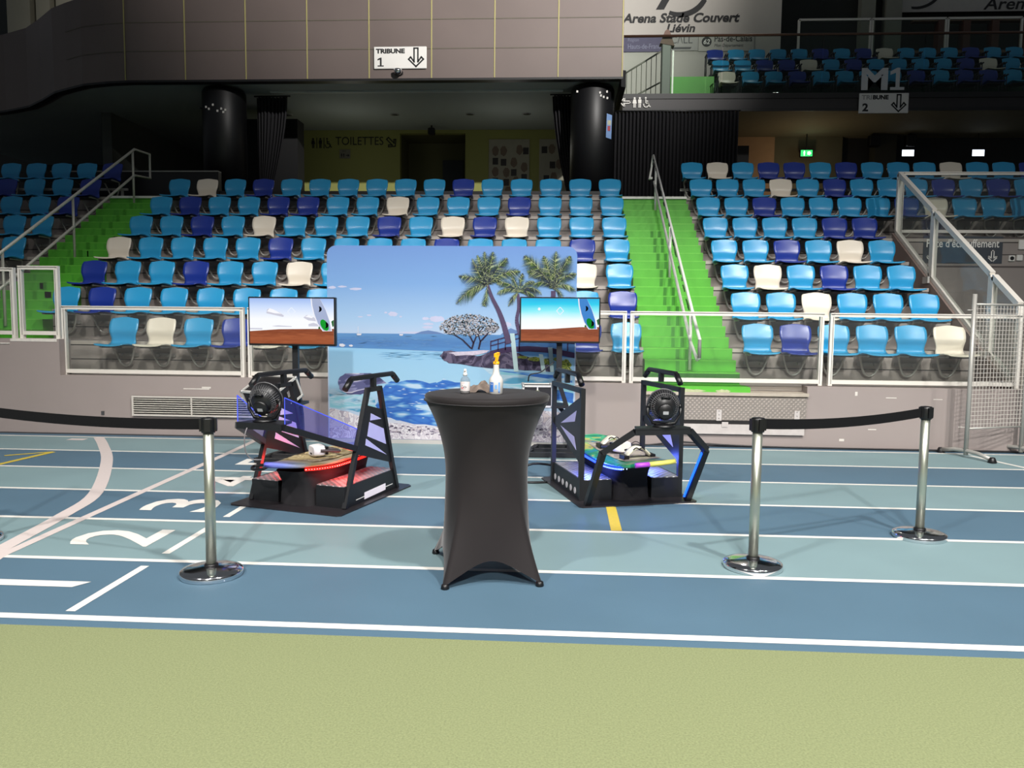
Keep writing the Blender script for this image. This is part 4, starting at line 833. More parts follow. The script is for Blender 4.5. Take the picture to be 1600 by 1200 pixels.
art('printed_tree_blossom', lv2, mat('printed_blossom', (206, 204, 212), 0.65, var=0.2, scale=40, spec=0.15))
# palms
def stem(P, w0, w1):
    P = [tuple(p) for p in sm(P, 6)]; out = []
    for i in range(len(P)-1):
        w = w0+(w1-w0)*i/(len(P)-1); out.append(seg(P[i], P[i+1], w))
    return out
art('printed_palm_trunks', [Z3(p) for q in (stem([(982, 262), (1010, 340), (1050, 420), (1080, 500), (1110, 610)], 8, 17), stem([(1160, 320), (1165, 400), (1155, 480), (1180, 570)], 8, 12), stem([(1362, 300), (1362, 360), (1350, 480)], 13, 15)) for p in q], mat('printed_trunk', (92, 78, 108), 0.65, var=0.3, scale=14, spec=0.15))
FRD = [blotch('printed_frond', [(58, 84, 46), (92, 118, 58), (48, 64, 56), (122, 142, 78)], 20, 0.65, spec=0.15), mat('printed_frond_light', (186, 200, 150), 0.65, var=0.3, scale=30, spec=0.15), mat('printed_frond_shade', (58, 66, 84), 0.65, var=0.25, scale=30, spec=0.15)]
def palm(cx, cy, fr):
    out = [[], [], []]
    for (dx, dy, sag) in fr:
        L = math.hypot(dx, dy); n = int(L/3.2)
        for k in range(2, n+1):
            t = k/n; x = cx+dx*t; y = cy+dy*t - sag*4*t*(1-t)
            t2 = t-0.03; tx_, ty_ = x-(cx+dx*t2), y-(cy+dy*t2-sag*4*t2*(1-t2)); d = math.hypot(tx_, ty_)+1e-6; tx_, ty_ = tx_/d, ty_/d
            ln = (0.40*L*math.sin(PI*min(1, t*0.86+0.1)))*rnd.uniform(0.7, 1.1)
            for s_ in (-1, 1):
                ex = x + ln*(0.62*tx_ + s_*0.62*-ty_) ; ey = y + ln*(0.62*ty_ + s_*0.62*tx_) + ln*0.28
                w = 1.7; out[rnd.choice((0, 0, 0, 0, 1, 2, 2))].append(Z3([(x-tx_*w, y-ty_*w), (x+tx_*w, y+ty_*w), (ex, ey)]))
        for k in range(10):
            a = (cx+dx*k/10, cy+dy*k/10-sag*4*(k/10)*(1-k/10)); b = (cx+dx*(k+1)/10, cy+dy*(k+1)/10-sag*4*((k+1)/10)*(1-(k+1)/10)); out[1].append(Z3(seg(a, b, 1.4)))
    return out
for c in ((985, 268, [(-180, 110, 30), (-165, -50, 12), (-90, -150, -20), (-20, -190, 0), (30, -190, 6), (110, -155, 14), (185, -80, 26), (-20, 120, -14), (90, -10, 26), (-60, -170, 0)]), (1165, 310, [(-125, -50, 24), (-125, 10, 26), (-60, 80, 14), (20, -110, 10), (90, -60, 24), (130, 10, 34), (-40, -90, 6), (120, 60, 30)]), (1365, 290, [(-170, -190, 20), (-120, -20, 30), (-60, -190, 10), (10, -215, 6), (90, -190, 16), (125, -90, 26), (125, 10, 30), (60, 70, 20), (-150, -100, 36), (40, -120, 8)])):
    for k, P in enumerate(palm(*c)): art('printed_palm_fronds', P, FRD[k])

PRINT.build('printed_picture', PMATS, pd)

# ------------------------------------------------------------------ screens on stands
def screen_stand(label, x, y, zb, zt, w, rot, sky, sand_y, kink, case_z):
    t = thing('screen_stand', label, 'screen', (x, y, 0), rot, 'screens on stands')
    b = MB()
    for p, q in (((-0.36, -0.28, 0.035), (0.36, -0.28, 0.035)), ((-0.36, -0.28, 0.035), (-0.26, 0.3, 0.035)), ((0.36, -0.28, 0.035), (0.26, 0.3, 0.035)), ((-0.26, 0.3, 0.035), (0.26, 0.3, 0.035)), ((-0.31, 0.0, 0.035), (0.31, 0.0, 0.035))): b.beam(p, q, 0.06, 0.05)
    b.build('base', BLACK, t)
    MB().beam((kink, 0, 0.02), (kink*0.8, 0.0, 0.5), 0.075, 0.05).beam((kink*0.8, 0, 0.5), (0, 0, 0.86), 0.075, 0.05).beam((0, 0, 0.82), (0, 0, zt-0.12), 0.065, 0.05).build('pole', BLACK, t)
    MB().box((-0.4, -0.22, case_z-0.03), (0.1, 0.13, case_z)).beam((0, 0, case_z-0.02), (kink*0.5, 0, case_z-0.12), 0.05, 0.05).build('shelf', BLACK, t)
    m = MB().bev((-w, -0.115, zb), (w, -0.05, zt), 0.006); m.box((-0.2, -0.05, zb+0.1), (0.2, -0.02, zt-0.1)); mon = m.build('monitor', DARK, t)
    X0, X1, Z0, Z1 = -w+0.016, w-0.016, zb+0.022, zt-0.016
    S_ = lambda L: [((X0+u*(X1-X0)), (Z1-v*(Z1-Z0))) for u, v in L]
    q = MB().flat(S_([(0, 0), (1, 0), (1, 1), (0, 1)]), lambda u, v: (u, -0.1165, v)); q.build('picture_sky', sky, mon)
    LY = [0.1165]
    def pic(n, P, m_):
        LY[0] += 0.0005; g = MB(); 
        for p in P: g.flat(S_(p), lambda u, v: (u, -LY[0], v))
        g.build(n, m_, mon)
    return t, mon, pic
SKY1 = ramp('screen_sky_pale', 'Z', 1.29, 1.82, [(0.28, (250, 252, 255)), (0.55, (250, 252, 255)), (0.8, (205, 222, 252)), (1.0, (150, 182, 240))], emission=1.0)
SKY2 = ramp('screen_sky_cyan', 'Z', 1.33, 1.86, [(0.3, (255, 255, 255)), (0.52, (240, 254, 255)), (0.7, (140, 240, 250)), (0.85, (40, 208, 240)), (1.0, (20, 170, 228))], emission=1.0, noise=0.16, nscale=(1.6, 1, 6))
SAND = ramp('screen_sand', 'Z', 1.28, 1.52, [(0.0, (150, 74, 40)), (0.4, (172, 92, 54)), (0.7, (140, 68, 36)), (1.0, (160, 88, 60))], emission=0.9, noise=0.9, nscale=(6, 1, 50))
def crescent(cx, cy, r, tilt):
    a0 = R(tilt); out = [(cx+r*0.62*math.cos(a0+R(a)), cy+r*math.sin(a0+R(a))) for a in range(-90, 91, 15)]
    return out + [(cx+r*0.16*math.cos(a0+R(a)), cy+r*math.sin(a0+R(a))*0.98) for a in range(75, -90, -15)]
def picture(pic, board, pad, sandrise, cloud):
    if cloud:
        pic('picture_clouds', [[(0.2+0.2*i/8, 0.33+0.08*i/8) for i in range(9)] + [(0.41, 0.38), (0.36, 0.31), (0.29, 0.27), (0.24, 0.22), (0.21, 0.25)], [(0.64, 0.42), (0.68, 0.36), (0.74, 0.38), (0.8, 0.46), (0.8, 0.5), (0.7, 0.48)], [(0.26, 0.61), (0.34, 0.595), (0.5, 0.61), (0.5, 0.625), (0.32, 0.625)], [(0, 0.66), (0.15, 0.66), (0.15, 0.69), (0, 0.69)], [(0.7, 0.56), (0.76, 0.53), (0.84, 0.58), (0.84, 0.61), (0.7, 0.61)]], emit('screen_cloud', (212, 212, 226), 0.95))
        pic('picture_cloud_light', [[(0.21, 0.29), (0.24, 0.22), (0.29, 0.25), (0.35, 0.31), (0.39, 0.34), (0.30, 0.33)], [(0.66, 0.4), (0.7, 0.36), (0.76, 0.4), (0.74, 0.43)]], emit('screen_white', (250, 250, 255), 1.0))
    else:
        pic('picture_sun', [[(0.232+0.018*math.cos(2*PI*k/16), 0.25+0.034*math.sin(2*PI*k/16)) for k in range(16)]], emit('screen_white', (250, 250, 255), 1.0))
    pic('picture_sand', [[(0, 0.73), (0.35, 0.70-0.02*sandrise), (0.75, 0.665), (1, 0.66), (1, 1), (0, 1)]], SAND)
    LG = 0.5; ring = []
    for a, b in (((0.5, 0.2), (0.545, 0.29)), ((0.545, 0.29), (0.5, 0.38)), ((0.5, 0.38), (0.455, 0.29)), ((0.455, 0.29), (0.5, 0.2))):
        n = Vector((b[1]-a[1], a[0]-b[0])).normalized()*0.006; ring.append([(a[0]-n.x, a[1]-n.y), (a[0]+n.x, a[1]+n.y), (b[0]+n.x, b[1]+n.y), (b[0]-n.x, b[1]-n.y)])
    pic('picture_emblem', ring, emit('screen_emblem', (236, 244, 255), 1.0))
    pic('picture_surfboard_edge', [[(0.728, 0), (0.735, 0.15), (0.76, 0.35), (0.80, 0.55), (0.868, 0.715), (0.98, 0.71), (0.955, 0.5), (0.91, 0.25), (0.84, 0)]], emit('screen_white2', (245, 245, 255), 0.95))
    pic('picture_surfboard', [[(0.742, 0), (0.75, 0.15), (0.775, 0.35), (0.815, 0.55), (0.876, 0.70), (0.965, 0.70), (0.95, 0.5), (0.905, 0.25), (0.84, 0)]], board)
    pic('picture_green_pad', [[(0.86+0.045*math.cos(2*PI*k/20)**1 + 0.022*math.sin(2*PI*k/20)+0.03, 0.58+0.125*math.sin(2*PI*k/20)) for k in range(20)]], pad)
    pic('picture_marks', [crescent(0.82, 0.23, 0.065, 15), crescent(0.895, 0.58, 0.07, 15)], emit('screen_black', (14, 14, 16), 1.0))
    pic('picture_bush', [[(0.97, 0.5), (1.0, 0.46), (1.0, 0.6), (0.985, 0.62)], [(0.815, 0.64), (0.83, 0.60), (0.845, 0.66), (0.82, 0.665)]], emit('screen_bush', (52, 110, 60), 0.9))
sA = screen_stand('left flat screen on a black stand showing pale sky and red sand', -2.93, 8.75, 1.288, 1.822, 0.49, R(-1.5), SKY1, 0, 0.05, 0.66); picture(sA[2], emit('screen_board_grey', (172, 184, 216), 0.95), emit('screen_green', (28, 160, 50), 0.95), 1, True)
sB = screen_stand('right flat screen on a black stand showing cyan sky and red sand', 0.0, 9.5, 1.328, 1.862, 0.47, R(1.0), SKY2, 0, 0.15, 0.60); picture(sB[2], emit('screen_board_blue', (74, 140, 214), 0.95), emit('screen_green2', (20, 140, 52), 0.95), -1, False)
cab = MB().tube(sm([Vector((-0.06, 9.44, 1.10)), Vector((-0.14, 9.42, 1.04)), Vector((-0.22, 9.4, 0.98)), Vector((-0.34, 9.38, 0.95)), Vector((-0.36, 9.4, 0.87))], 5), 0.008, 6).build('power_cable', DARK); tag(cab, 'black cable drooping from the right screen pole to the flight case', 'cable')
def flight_case(label, loc, rz, tilt, w, d, h):
    t = thing('flight_case', label, 'flight case', loc, rz, 'black flight cases'); t.rotation_euler = (R(tilt), 0, rz)
    MB().box((-w, -d, 0), (w, d, h)).build('body', mat('case_laminate', (26, 24, 25), 0.45, var=0.2), t); e = MB(); s_ = 0.012
    for sx in (-1, 1):
        for sy in (-1, 1): e.beam((sx*w, sy*d, 0), (sx*w, sy*d, h), 0.022, 0.022)
        for z in (0, h): e.beam((sx*w, -d, z), (sx*w, d, z), 0.022, 0.022)
    for sy in (-1, 1):
        for z in (0, h): e.beam((-w, sy*d, z), (w, sy*d, z), 0.022, 0.022)
    e.beam((-0.02*w, -d-0.002, 0), (-0.02*w, -d-0.002, h), 0.016, 0.01); e.build('edging', mat('case_aluminium', (222, 220, 214), 0.35, 0.4), t)
    for sx in (-1, 1):
        for sy in (-1, 1):
            for z in (0, h): MB().lathe([(0.001, -0.02), (0.018, -0.012), (0.02, 0), (0.018, 0.012), (0.001, 0.02)], (sx*w, sy*d, z), 10).build('corner', mat('case_corner', (190, 188, 184), 0.3, 0.7), t)
    l = MB().box((-0.02, -d-0.012, h*0.55), (0.02, -d-0.001, h*0.8)).box((w+0.001, -0.03, h*0.4), (w+0.012, 0.03, h*0.7)); l.build('latch', CHROME, t)
flight_case('black flight case with pale edges below the left screen', (-3.08, 8.50, 0.68), R(-24), 26, 0.24, 0.17, 0.22)
flight_case('black flight case with pale edges below the right screen, behind the table', (-0.25, 9.28, 0.605), R(4), 0, 0.165, 0.15, 0.235)

# ------------------------------------------------------------------ surf simulators
LIL = mat('lilac_acrylic', (186, 184, 236), 0.4, spec=0.4)
BLUEA = glass('blue_acrylic', (224, 225, 252), milky=0.05, mc=(110, 120, 240)); BLUEE = emit('blue_acrylic_edge', (90, 110, 255), 1.2)
TREAD_M = plate_mat('tread_plate', (140, 138, 140), 30, 0.35, 1.7)
def handlebar(t, sx, yc, y0, y1, z):
    h = MB().beam((sx*0.47, yc, z-0.1), (sx*0.47, yc, z-0.01), 0.042, 0.042)
    h.tube([(sx*0.47, y0-0.09, z-0.075), (sx*0.47, y0, z), (sx*0.47, y1, z), (sx*0.47, y1+0.09, z-0.065)], 0.023, 10)
    h.cur = 1; h.tube([(sx*0.47, y0-0.1, z-0.083), (sx*0.47, y0-0.01, z-0.008)], 0.027, 10).tube([(sx*0.47, y1+0.1, z-0.072), (sx*0.47, y1+0.01, z-0.007)], 0.027, 10)
    h.build('handlebar', [BLACK, DARK], t)
def px_poly(t, sx, poly, y_off, m, name, parent=None, dx=(0.012, 0.012)):
    return MB().prism(poly, lambda u, v, q: (q, u, v), sx*0.47-dx[0], sx*0.47+dx[1]).build(name, m, parent or t)
def base_common(t, side_detail):
    rc = [(-0.55, -0.66), (0.55, -0.66), (0.58, -0.63), (0.58, 0.6), (0.53, 0.65), (-0.53, 0.65), (-0.58, 0.6), (-0.58, -0.63)]
    rc = [(x*0.95, y) for x, y in rc]
    MB().prism(rc, lambda u, v, q: (u, v, q), 0.001, 0.012).build('base_plate', mat('base_plate', (34, 31, 34), 0.42), t)
    for sx in (-1, 1):
        a, b = (0.19, 0.465) if sx > 0 else (-0.465, -0.19)
        MB().box((a, -0.45, 0.012), (b, 0.45, 0.195)).build('step_box', BLACK, t)
        MB().box((a+0.004, -0.445, 0.195), (b-0.004, 0.445, 0.2)).build('tread_plate', TREAD_M, t)
    bl = []
    for j, (z, w, l, r_) in enumerate([(0.012, 0.185, 0.50, 0.03), (0.1, 0.18, 0.50, 0.05), (0.2, 0.17, 0.5, 0.06), (0.28, 0.16, 0.56, 0.06), (0.325, 0.155, 0.60, 0.06)]):
        ring = []
        for k in range(32):
            a = 2*PI*k/32; c, s_ = math.cos(a), math.sin(a); e = 0.35
            ring.append(((abs(c)**e)*math.copysign(w, c)*(1+0.02*math.sin(5*a+j)), (abs(s_)**e)*math.copysign(l, s_), z))
        bl.append(ring)
    g = MB().grid(bl, closed=True); g.build('fabric_skirt', mat('black_skirt', (22, 20, 24), 0.85, var=0.25, scale=8), t)
def board_mesh(L0, L1, wf, rock, th, nose, n=26, xoff=lambda y: 0.0, tilt=0.0):
    """board from y = L0 to L1; wf(t) half width, rock(t) height of the deck"""
    rows = []
    for i in range(n+1):
        t = i/n; t = (1-math.cos(PI*t))/2; y = L0+(L1-L0)*t; w = max(0.004, wf(t)); z = rock(t); ring = []
        for k in range(16):
            a = 2*PI*k/16; c, s_ = math.cos(a), math.sin(a)
            zz = z + (th*0.5)*math.copysign(abs(s_)**0.6, s_)*min(1, w/0.05)
            xx = w*math.copysign(abs(c)**0.7, c); ring.append((xx+xoff(y), y, zz+tilt*xx))
        rows.append(ring)
    m = MB().grid(rows, closed=True); m.add(rows[0], [tuple(range(15, -1, -1))], True); m.add(rows[-1], [tuple(range(16))], True); return m
def led(t, pts, color, ecol, s_, name='led_strip'):
    st = MB().tube(pts, 0.011, 6).build(name, emit(ecol, color, s_), t); return st
def deck_pts(side, a, b, n, wf, rock, L0, L1, dz, xoff=lambda y: 0.0, tilt=0.0, out=0.0):
    o = []
    for k in range(n+1):
        t = a+(b-a)*k/n; y = L0+(L1-L0)*t; x = side*(wf(t)+out)
        o.append((x+xoff(y), y, rock(t)+dz+tilt*x))
    return o
def fan(label, loc, rz, tilt):
    t = thing('desk_fan', label, 'fan', loc, rz, 'black round fans on the simulators')
    MB().lathe([(0.09, 0.0), (0.095, 0.006), (0.06, 0.022), (0.03, 0.026)], (0, 0, 0), 28).build('base', DARK, t)
    y = MB(); y.tube([(-0.135, 0, 0.17), (-0.135, 0, 0.10), (-0.09, 0, 0.03), (0, 0, 0.018), (0.09, 0, 0.03), (0.135, 0, 0.10), (0.135, 0, 0.17)], 0.014, 8)
    y.tube([(-0.14, 0, 0.17), (-0.115, 0, 0.17)], 0.02, 10).tube([(0.115, 0, 0.17), (0.14, 0, 0.17)], 0.02, 10); y.build('bracket', DARK, t)
    h = MB(); h.M = Matrix.Translation((0, 0, 0.17)) @ Matrix.Rotation(R(90+tilt), 4, 'X')   # fan axis; back of the housing towards +local z
    h.lathe([(0.118, -0.06), (0.127, -0.055), (0.128, -0.02), (0.118, 0.0), (0.105, 0.025), (0.085, 0.05), (0.06, 0.068), (0.03, 0.075), (0.002, 0.077)], (0, 0, 0), 40)
    hs = h.build('housing', mat('fan_black', (24, 24, 26), 0.38), t)
    g = MB(); g.M = h.M
    for k in range(40):
        a = 2*PI*k/40; g.tube([(0.131*math.cos(a), 0.131*math.sin(a), -0.02), (0.121*math.cos(a), 0.121*math.sin(a), 0.003), (0.107*math.cos(a), 0.107*math.sin(a), 0.03), (0.086*math.cos(a), 0.086*math.sin(a), 0.055)], 0.0022, 5)
    g.tube([(0.130*math.cos(2*PI*k/40), 0.130*math.sin(2*PI*k/40), -0.058) for k in range(40)], 0.006, 6, closed=True)
    g.tube([(0.11*math.cos(2*PI*k/40), 0.11*math.sin(2*PI*k/40), 0.026) for k in range(40)], 0.003, 6, closed=True); g.build('grille', mat('fan_grille', (84, 84, 86), 0.4), t)
    p = MB(); p.M = h.M; p.lathe([(0.064, 0.066), (0.064, 0.084), (0.056, 0.092), (0.002, 0.093)], (0, -0.03, 0), 28)
    p.tube([(-0.035, 0.075, 0.062), (-0.02, 0.088, 0.072), (0.02, 0.088, 0.072), (0.035, 0.075, 0.062)], 0.009, 8); cp_ = p.build('control_panel', DARK, t)
    q = MB(); q.M = h.M; q.box((-0.022, -0.052, 0.0931), (0.022, -0.026, 0.095)); q.build('display', mat('fan_display', (150, 152, 154), 0.4), t)
    return t
def headset(label, loc, rz):
    t = thing('vr_headset', label, 'virtual reality headset', loc, rz, 'white headsets on the boards')
    w = mat('headset_white', (232, 226, 218), 0.4, var=0.03); rows = []
    for y, s_, zc in ((-0.055, 0.80, 0.05), (-0.05, 0.92, 0.05), (-0.01, 1.0, 0.052), (0.03, 1.0, 0.054), (0.045, 0.9, 0.055)):
        rows.append([(0.092*s_*math.copysign(abs(math.cos(a))**0.5, math.cos(a)), y, zc+0.05*s_*math.copysign(abs(math.sin(a))**0.5, math.sin(a))) for a in [2*PI*k/24 for k in range(24)]])
    m = MB().grid(rows, closed=True); m.add(rows[0], [tuple(range(23, -1, -1))]); m.build('visor', w, t)
    f = MB().prism([(x*0.9, z) for x, z in [(-0.085, 0.02), (-0.03, 0.02), (0, 0.04), (0.03, 0.02), (0.085, 0.02), (0.09, 0.09), (-0.09, 0.09)]], lambda u, v, q: (u, q, v), 0.04, 0.075); f.build('face_pad', DARK, t)
    MB().tube(sm([Vector((-0.092, 0.0, 0.06)), Vector((-0.098, 0.08, 0.055)), Vector((-0.08, 0.16, 0.04)), Vector((0, 0.2, 0.035)), Vector((0.08, 0.16, 0.04)), Vector((0.098, 0.08, 0.055)), Vector((0.092, 0.0, 0.06))], 5), 0.013, 8).build('head_strap', mat('headset_strap', (66, 60, 58), 0.6), t)
    MB().box((-0.02, -0.058, 0.02), (0.02, -0.0545, 0.035)).build('nose_gap', DARK, t)
    return t

# --- left simulator (red light, pointed board)
A = R(-16.5); LO = Vector((-2.10, 7.07, 0)); ca, sa = math.cos(A), math.sin(A)
def LW2(p): return (LO.x+p[0]*ca-p[1]*sa, LO.y+p[0]*sa+p[1]*ca, p[2])
sl_ = thing('surf_simulator', 'left black surf simulator with red light strip and pointed board', 'surf simulator', LO, A, 'surf simulators'); base_common(sl_, 0)
for sx in (-1, 1):
    X = sx*0.47; f = MB()
    for p, q in (((-0.45, 0.012), (-0.255, 0.5)), ((-0.255, 0.5), (-0.06, 1.0)), ((0.46, 0.012), (0.355, 0.31)), ((0.355, 0.31), (0.14, 1.0)), ((-0.075, 0.985), (0.155, 0.985))): f.beam((X, p[0], p[1]), (X, q[0], q[1]), 0.04, 0.04)
    f.build('side_frame', BLACK, sl_)
    px_poly(sl_, sx, [(-0.118, 0.86), (0.20, 0.785), (0.365, 0.27), (-0.275, 0.45)], 0, BLACK, 'side_plate', dx=(0.006, 0.006))
    for P in ([(-0.02, 0.775), (-0.035, 0.712), (0.165, 0.704)], [(-0.048, 0.70), (0.205, 0.61), (0.25, 0.46), (-0.085, 0.58)], [(-0.105, 0.56), (-0.12, 0.505), (0.265, 0.36)]):
        px_poly(sl_, sx, P, 0, LIL, 'acrylic_inlay', dx=(0.008, 0.008))
    px_poly(sl_, sx, [(-0.44, 0.012), (0.45, 0.012), (0.385, 0.2), (-0.375, 0.2)], 0, BLACK, 'side_skirt', dx=(0.006, 0.006))
    handlebar(sl_, sx, 0.035, -0.33, 0.38, 1.10)
px_poly(sl_, 1, [(-0.14, 0.03), (0.235, 0.04), (0.235, 0.1), (-0.14, 0.09)], 0, mat('label_white', (240, 232, 240), 0.5), 'white_label', dx=(-0.0065, 0.0085))
px_poly(sl_, 1, [(-0.28, 0.05), (0.37, 0.066), (0.37, 0.072), (-0.28, 0.056)], 0, WHITE, 'label_line', dx=(-0.0065, 0.0078))
bp = MB(); N = [(-0.47, -0.28, 0.50), (-0.215, -0.93, 0.748), (0.215, -0.93, 0.748), (0.47, -0.28, 0.50)]
for p, q in zip(N, N[1:]): bp.beam(p, q, 0.05, 0.05)
bp.build('front_bumper', BLACK, sl_)
MB().prism([(-0.2, -0.94), (0.2, -0.94), (0.15, -0.72), (-0.15, -0.72)], lambda u, v, q: (u, v, 0.755-(v+0.93)*0.35*0+q), 0.0, 0.02).build('fan_tray', BLACK, sl_)
for sx in (-1, 1):
    a, b = Vector((sx*0.225, -0.92, 0.775)), Vector((sx*0.465, -0.30, 0.53)); c, d = Vector((sx*0.455, -0.22, 0.66)), Vector((sx*0.225, -0.92, 0.985))
    ac = MB(); o_ = Vector((sx*0.005, 0, 0)); ac.add([a-o_, b-o_, c-o_, d-o_, a+o_, b+o_, c+o_, d+o_], [(0, 3, 2, 1), (4, 5, 6, 7), (0, 1, 5, 4), (1, 2, 6, 5), (2, 3, 7, 6), (3, 0, 4, 7)])
    ap = ac.build('acrylic_fin', BLUEA, sl_); MB().tube([a, d, c], 0.004, 6).build('lit_edge', BLUEE, ap)
# pointed surfboard
wfS = lambda t: 0.245*math.sin(PI*(0.06+0.86*min(1, t)**0.72))**0.62 if t > 0.002 else 0.004
wfS = lambda t: 0.25*(min(1, t/0.42)**0.62)*(1-0.38*max(0, (t-0.5)/0.5)**2)
rkS = lambda t: 0.355+0.075*(1-min(1, t/0.4))**2+0.03*max(0, t-0.7)**2
SURF = ramp('surfboard_print', 'Y', -0.9, 0.8, [(0.0, (92, 88, 190)), (0.10, (116, 128, 200)), (0.19, (170, 176, 180)), (0.26, (176, 160, 116)), (0.6, (186, 166, 116)), (0.8, (150, 150, 150)), (1.0, (120, 120, 160))], noise=0.22, nscale=(5, 3, 3), rough=0.35, spec=0.5)
bd = board_mesh(-0.88, 0.72, wfS, rkS, 0.05, 0).build('surfboard', SURF, sl_)
gp = MB()
gp.grid([[(x*wfS(t)*0.8, -0.88+1.6*t, rkS(t)+0.0275) for x in (-1, -0.5, 0, 0.5, 1)] for t in [0.28+0.5*k/10 for k in range(11)]]).build('deck_pad', blotch('deck_pad_print', [(176, 158, 112), (150, 130, 84), (196, 180, 136), (110, 92, 60)], 7, 0.7), bd)
led(sl_, deck_pts(1, 0.2, 0.97, 20, wfS, rkS, -0.88, 0.72, -0.03, out=0.004), (255, 30, 24), 'led_red', 4.0)
be = MB()
for p in deck_pts(1, 0.2, 0.62, 24, wfS, rkS, -0.88, 0.72, -0.03, out=0.011): be.lathe([(0.001, -0.006), (0.006, 0), (0.001, 0.006)], p, 6)
be.build('led_beads', emit('led_red_bead', (255, 190, 180), 3.0), sl_)
def near_glow(name, loc, power, color): glow(name, loc, power, color, 0.04)
near_glow('red_led_glow', LW2((0.31, -0.15, 0.30)), 4.5, (1.0, 0.06, 0.05)); near_glow('red_led_glow', LW2((-0.31, -0.1, 0.29)), 6, (1.0, 0.06, 0.05))
ln_ = MB().tube(sm([Vector(p) for p in ((0.0, -0.80, 0.42), (-0.06, -0.84, 0.38), (-0.2, -0.78, 0.36), (-0.24, -0.7, 0.37), (-0.1, -0.68, 0.39))], 6), 0.012, 8).build('leash', DARK, sl_)
fan('black round fan with grey display on the left simulator', LW2((-0.03, -0.835, 0.777)), A+R(8), 24)
headset('white headset with dark strap on the pointed board', LW2((0.02, -0.17, 0.386)), A+R(-38))
cb = MB().tube(sm([Vector(LW2(p)) for p in ((-0.10, -0.965, 0.735), (-0.11, -0.985, 0.66), (-0.13, -0.95, 0.54), (-0.12, -0.89, 0.47), (-0.06, -0.83, 0.459))], 6), 0.005, 6).build('fan_cable', mat('grey_cable', (120, 116, 118), 0.5)); tag(cb, 'thin grey cable hanging from the left fan tray to the pointed board', 'cable')

# --- right simulator (blue light, twin-tip board)
A2 = R(16.6); RO = Vector((0.538, 7.565, 0)); cb_, sb_ = math.cos(A2), math.sin(A2)
def RW2(p): return (RO.x+p[0]*cb_-p[1]*sb_, RO.y+p[0]*sb_+p[1]*cb_, p[2])
sr_ = thing('surf_simulator', 'right black surf simulator with blue light strip and patterned board', 'surf simulator', RO, A2, 'surf simulators'); base_common(sr_, 1)
for sx in (-1, 1):
    X = sx*0.47; f = MB(); yb = 0.455
    for p, q in (((-0.43, 0.012), (-0.43, 1.01)), ((yb, 0.012), (yb, 1.0)), ((-0.45, 0.99), (yb+0.02, 0.985))): f.beam((X, p[0], p[1]), (X, q[0], q[1]), 0.042, 0.042)
    f.build('side_frame', BLACK, sr_)
    px_poly(sr_, sx, [(-0.42, 0.945), (0.45, 0.64), (0.45, 0.60), (-0.42, 0.33)], 0, BLACK, 'side_plate', dx=(0.006, 0.006))
    for P in ([(0.20, 0.625), (-0.285, 0.80), (-0.235, 0.695)], [(0.205, 0.60), (-0.225, 0.555), (-0.29, 0.445)]): px_poly(sr_, sx, P, 0, LIL, 'acrylic_inlay', dx=(0.008, 0.008))
    px_poly(sr_, sx, [(-0.43, 0.012), (0.45, 0.012), (0.45, 0.2), (-0.43, 0.2)], 0, BLACK, 'side_skirt', dx=(0.006, 0.006))
    handlebar(sr_, sx, 0.03, -0.30, 0.32, 1.125)
    for k in range(6):
        y = 0.36-0.127*k; MB().prism(arcpts((y, 0.072), 0.03, 0, 342, 19), lambda u, v, q: (q, u, v), sx*0.4762 if sx > 0 else -0.4790, sx*0.4790 if sx > 0 else -0.4762).build('round_hole', mat('hole_pale', (198, 196, 200), 0.6), sr_)
ar = MB(); N = [(-0.47, -0.60, 0.012), (-0.46, -0.95, 0.53), (-0.24, -1.08, 0.715), (0.24, -1.08, 0.715), (0.46, -0.95, 0.53), (0.47, -0.60, 0.012)]
for p, q in zip(N, N[1:]): ar.beam(p, q, 0.05, 0.05)
ar.build('front_arch', BLACK, sr_)
MB().prism([(-0.24, -1.11), (0.24, -1.11), (0.2, -0.98), (-0.2, -0.98)], lambda u, v, q: (u, v, q), 0.735, 0.75).build('fan_tray', BLACK, sr_)
led(sr_, [(0.432, -0.935, 0.50), (0.442, -0.60, 0.05)], (30, 90, 255), 'led_blue_arch', 3.0, 'arch_led_strip')
wfT = lambda t: 0.245*(min(1, (t+0.02)/0.10)**0.5)*(1-0.0*t)*(min(1, (1.02-t)/0.10)**0.5)*(0.92+0.08*math.sin(PI*t))
rkT = lambda t: 0.345+0.085*max(0, 1-t/0.45)**2+0.06*max(0, (t-0.6)/0.4)**2
TL = 0.07
CAMO = blotch('patterned_board_print', [(0, 126, 150), (24, 150, 170), (20, 130, 96), (70, 170, 120), (178, 176, 96), (120, 130, 110), (0, 110, 140)], 3.2, 0.35, spec=0.5)
tb = board_mesh(-0.98, 0.72, wfT, rkT, 0.045, 0, tilt=TL).build('kite_board', CAMO, sr_)
MB().grid([[(x*0.17+0.05, -0.98+1.7*t, rkT(t)+0.0255+TL*(x*0.17+0.05)) for x in (-1, -0.5, 0, 0.5, 1)] for t in [0.22+0.62*k/10 for k in range(11)]]).build('deck_pad', blotch('grey_pad_print', [(150, 142, 138), (166, 158, 148), (128, 120, 120), (176, 172, 150)], 4, 0.7), tb)
tip = MB(); tip.tube([(x, -0.985+0.02*abs(x)/0.2, rkT(0.0)+TL*x) for x in (-0.06, 0.02, 0.1, 0.17)], 0.021, 8); tip.build('yellow_tip', mat('tip_yellow', (206, 200, 96), 0.4), tb)
tip = MB(); tip.tube([(x, -0.985+0.02*abs(x)/0.2, rkT(0.0)+TL*x) for x in (-0.18, -0.12, -0.06)], 0.0215, 8); tip.build('purple_tip', mat('tip_purple', (168, 70, 200), 0.4), tb)
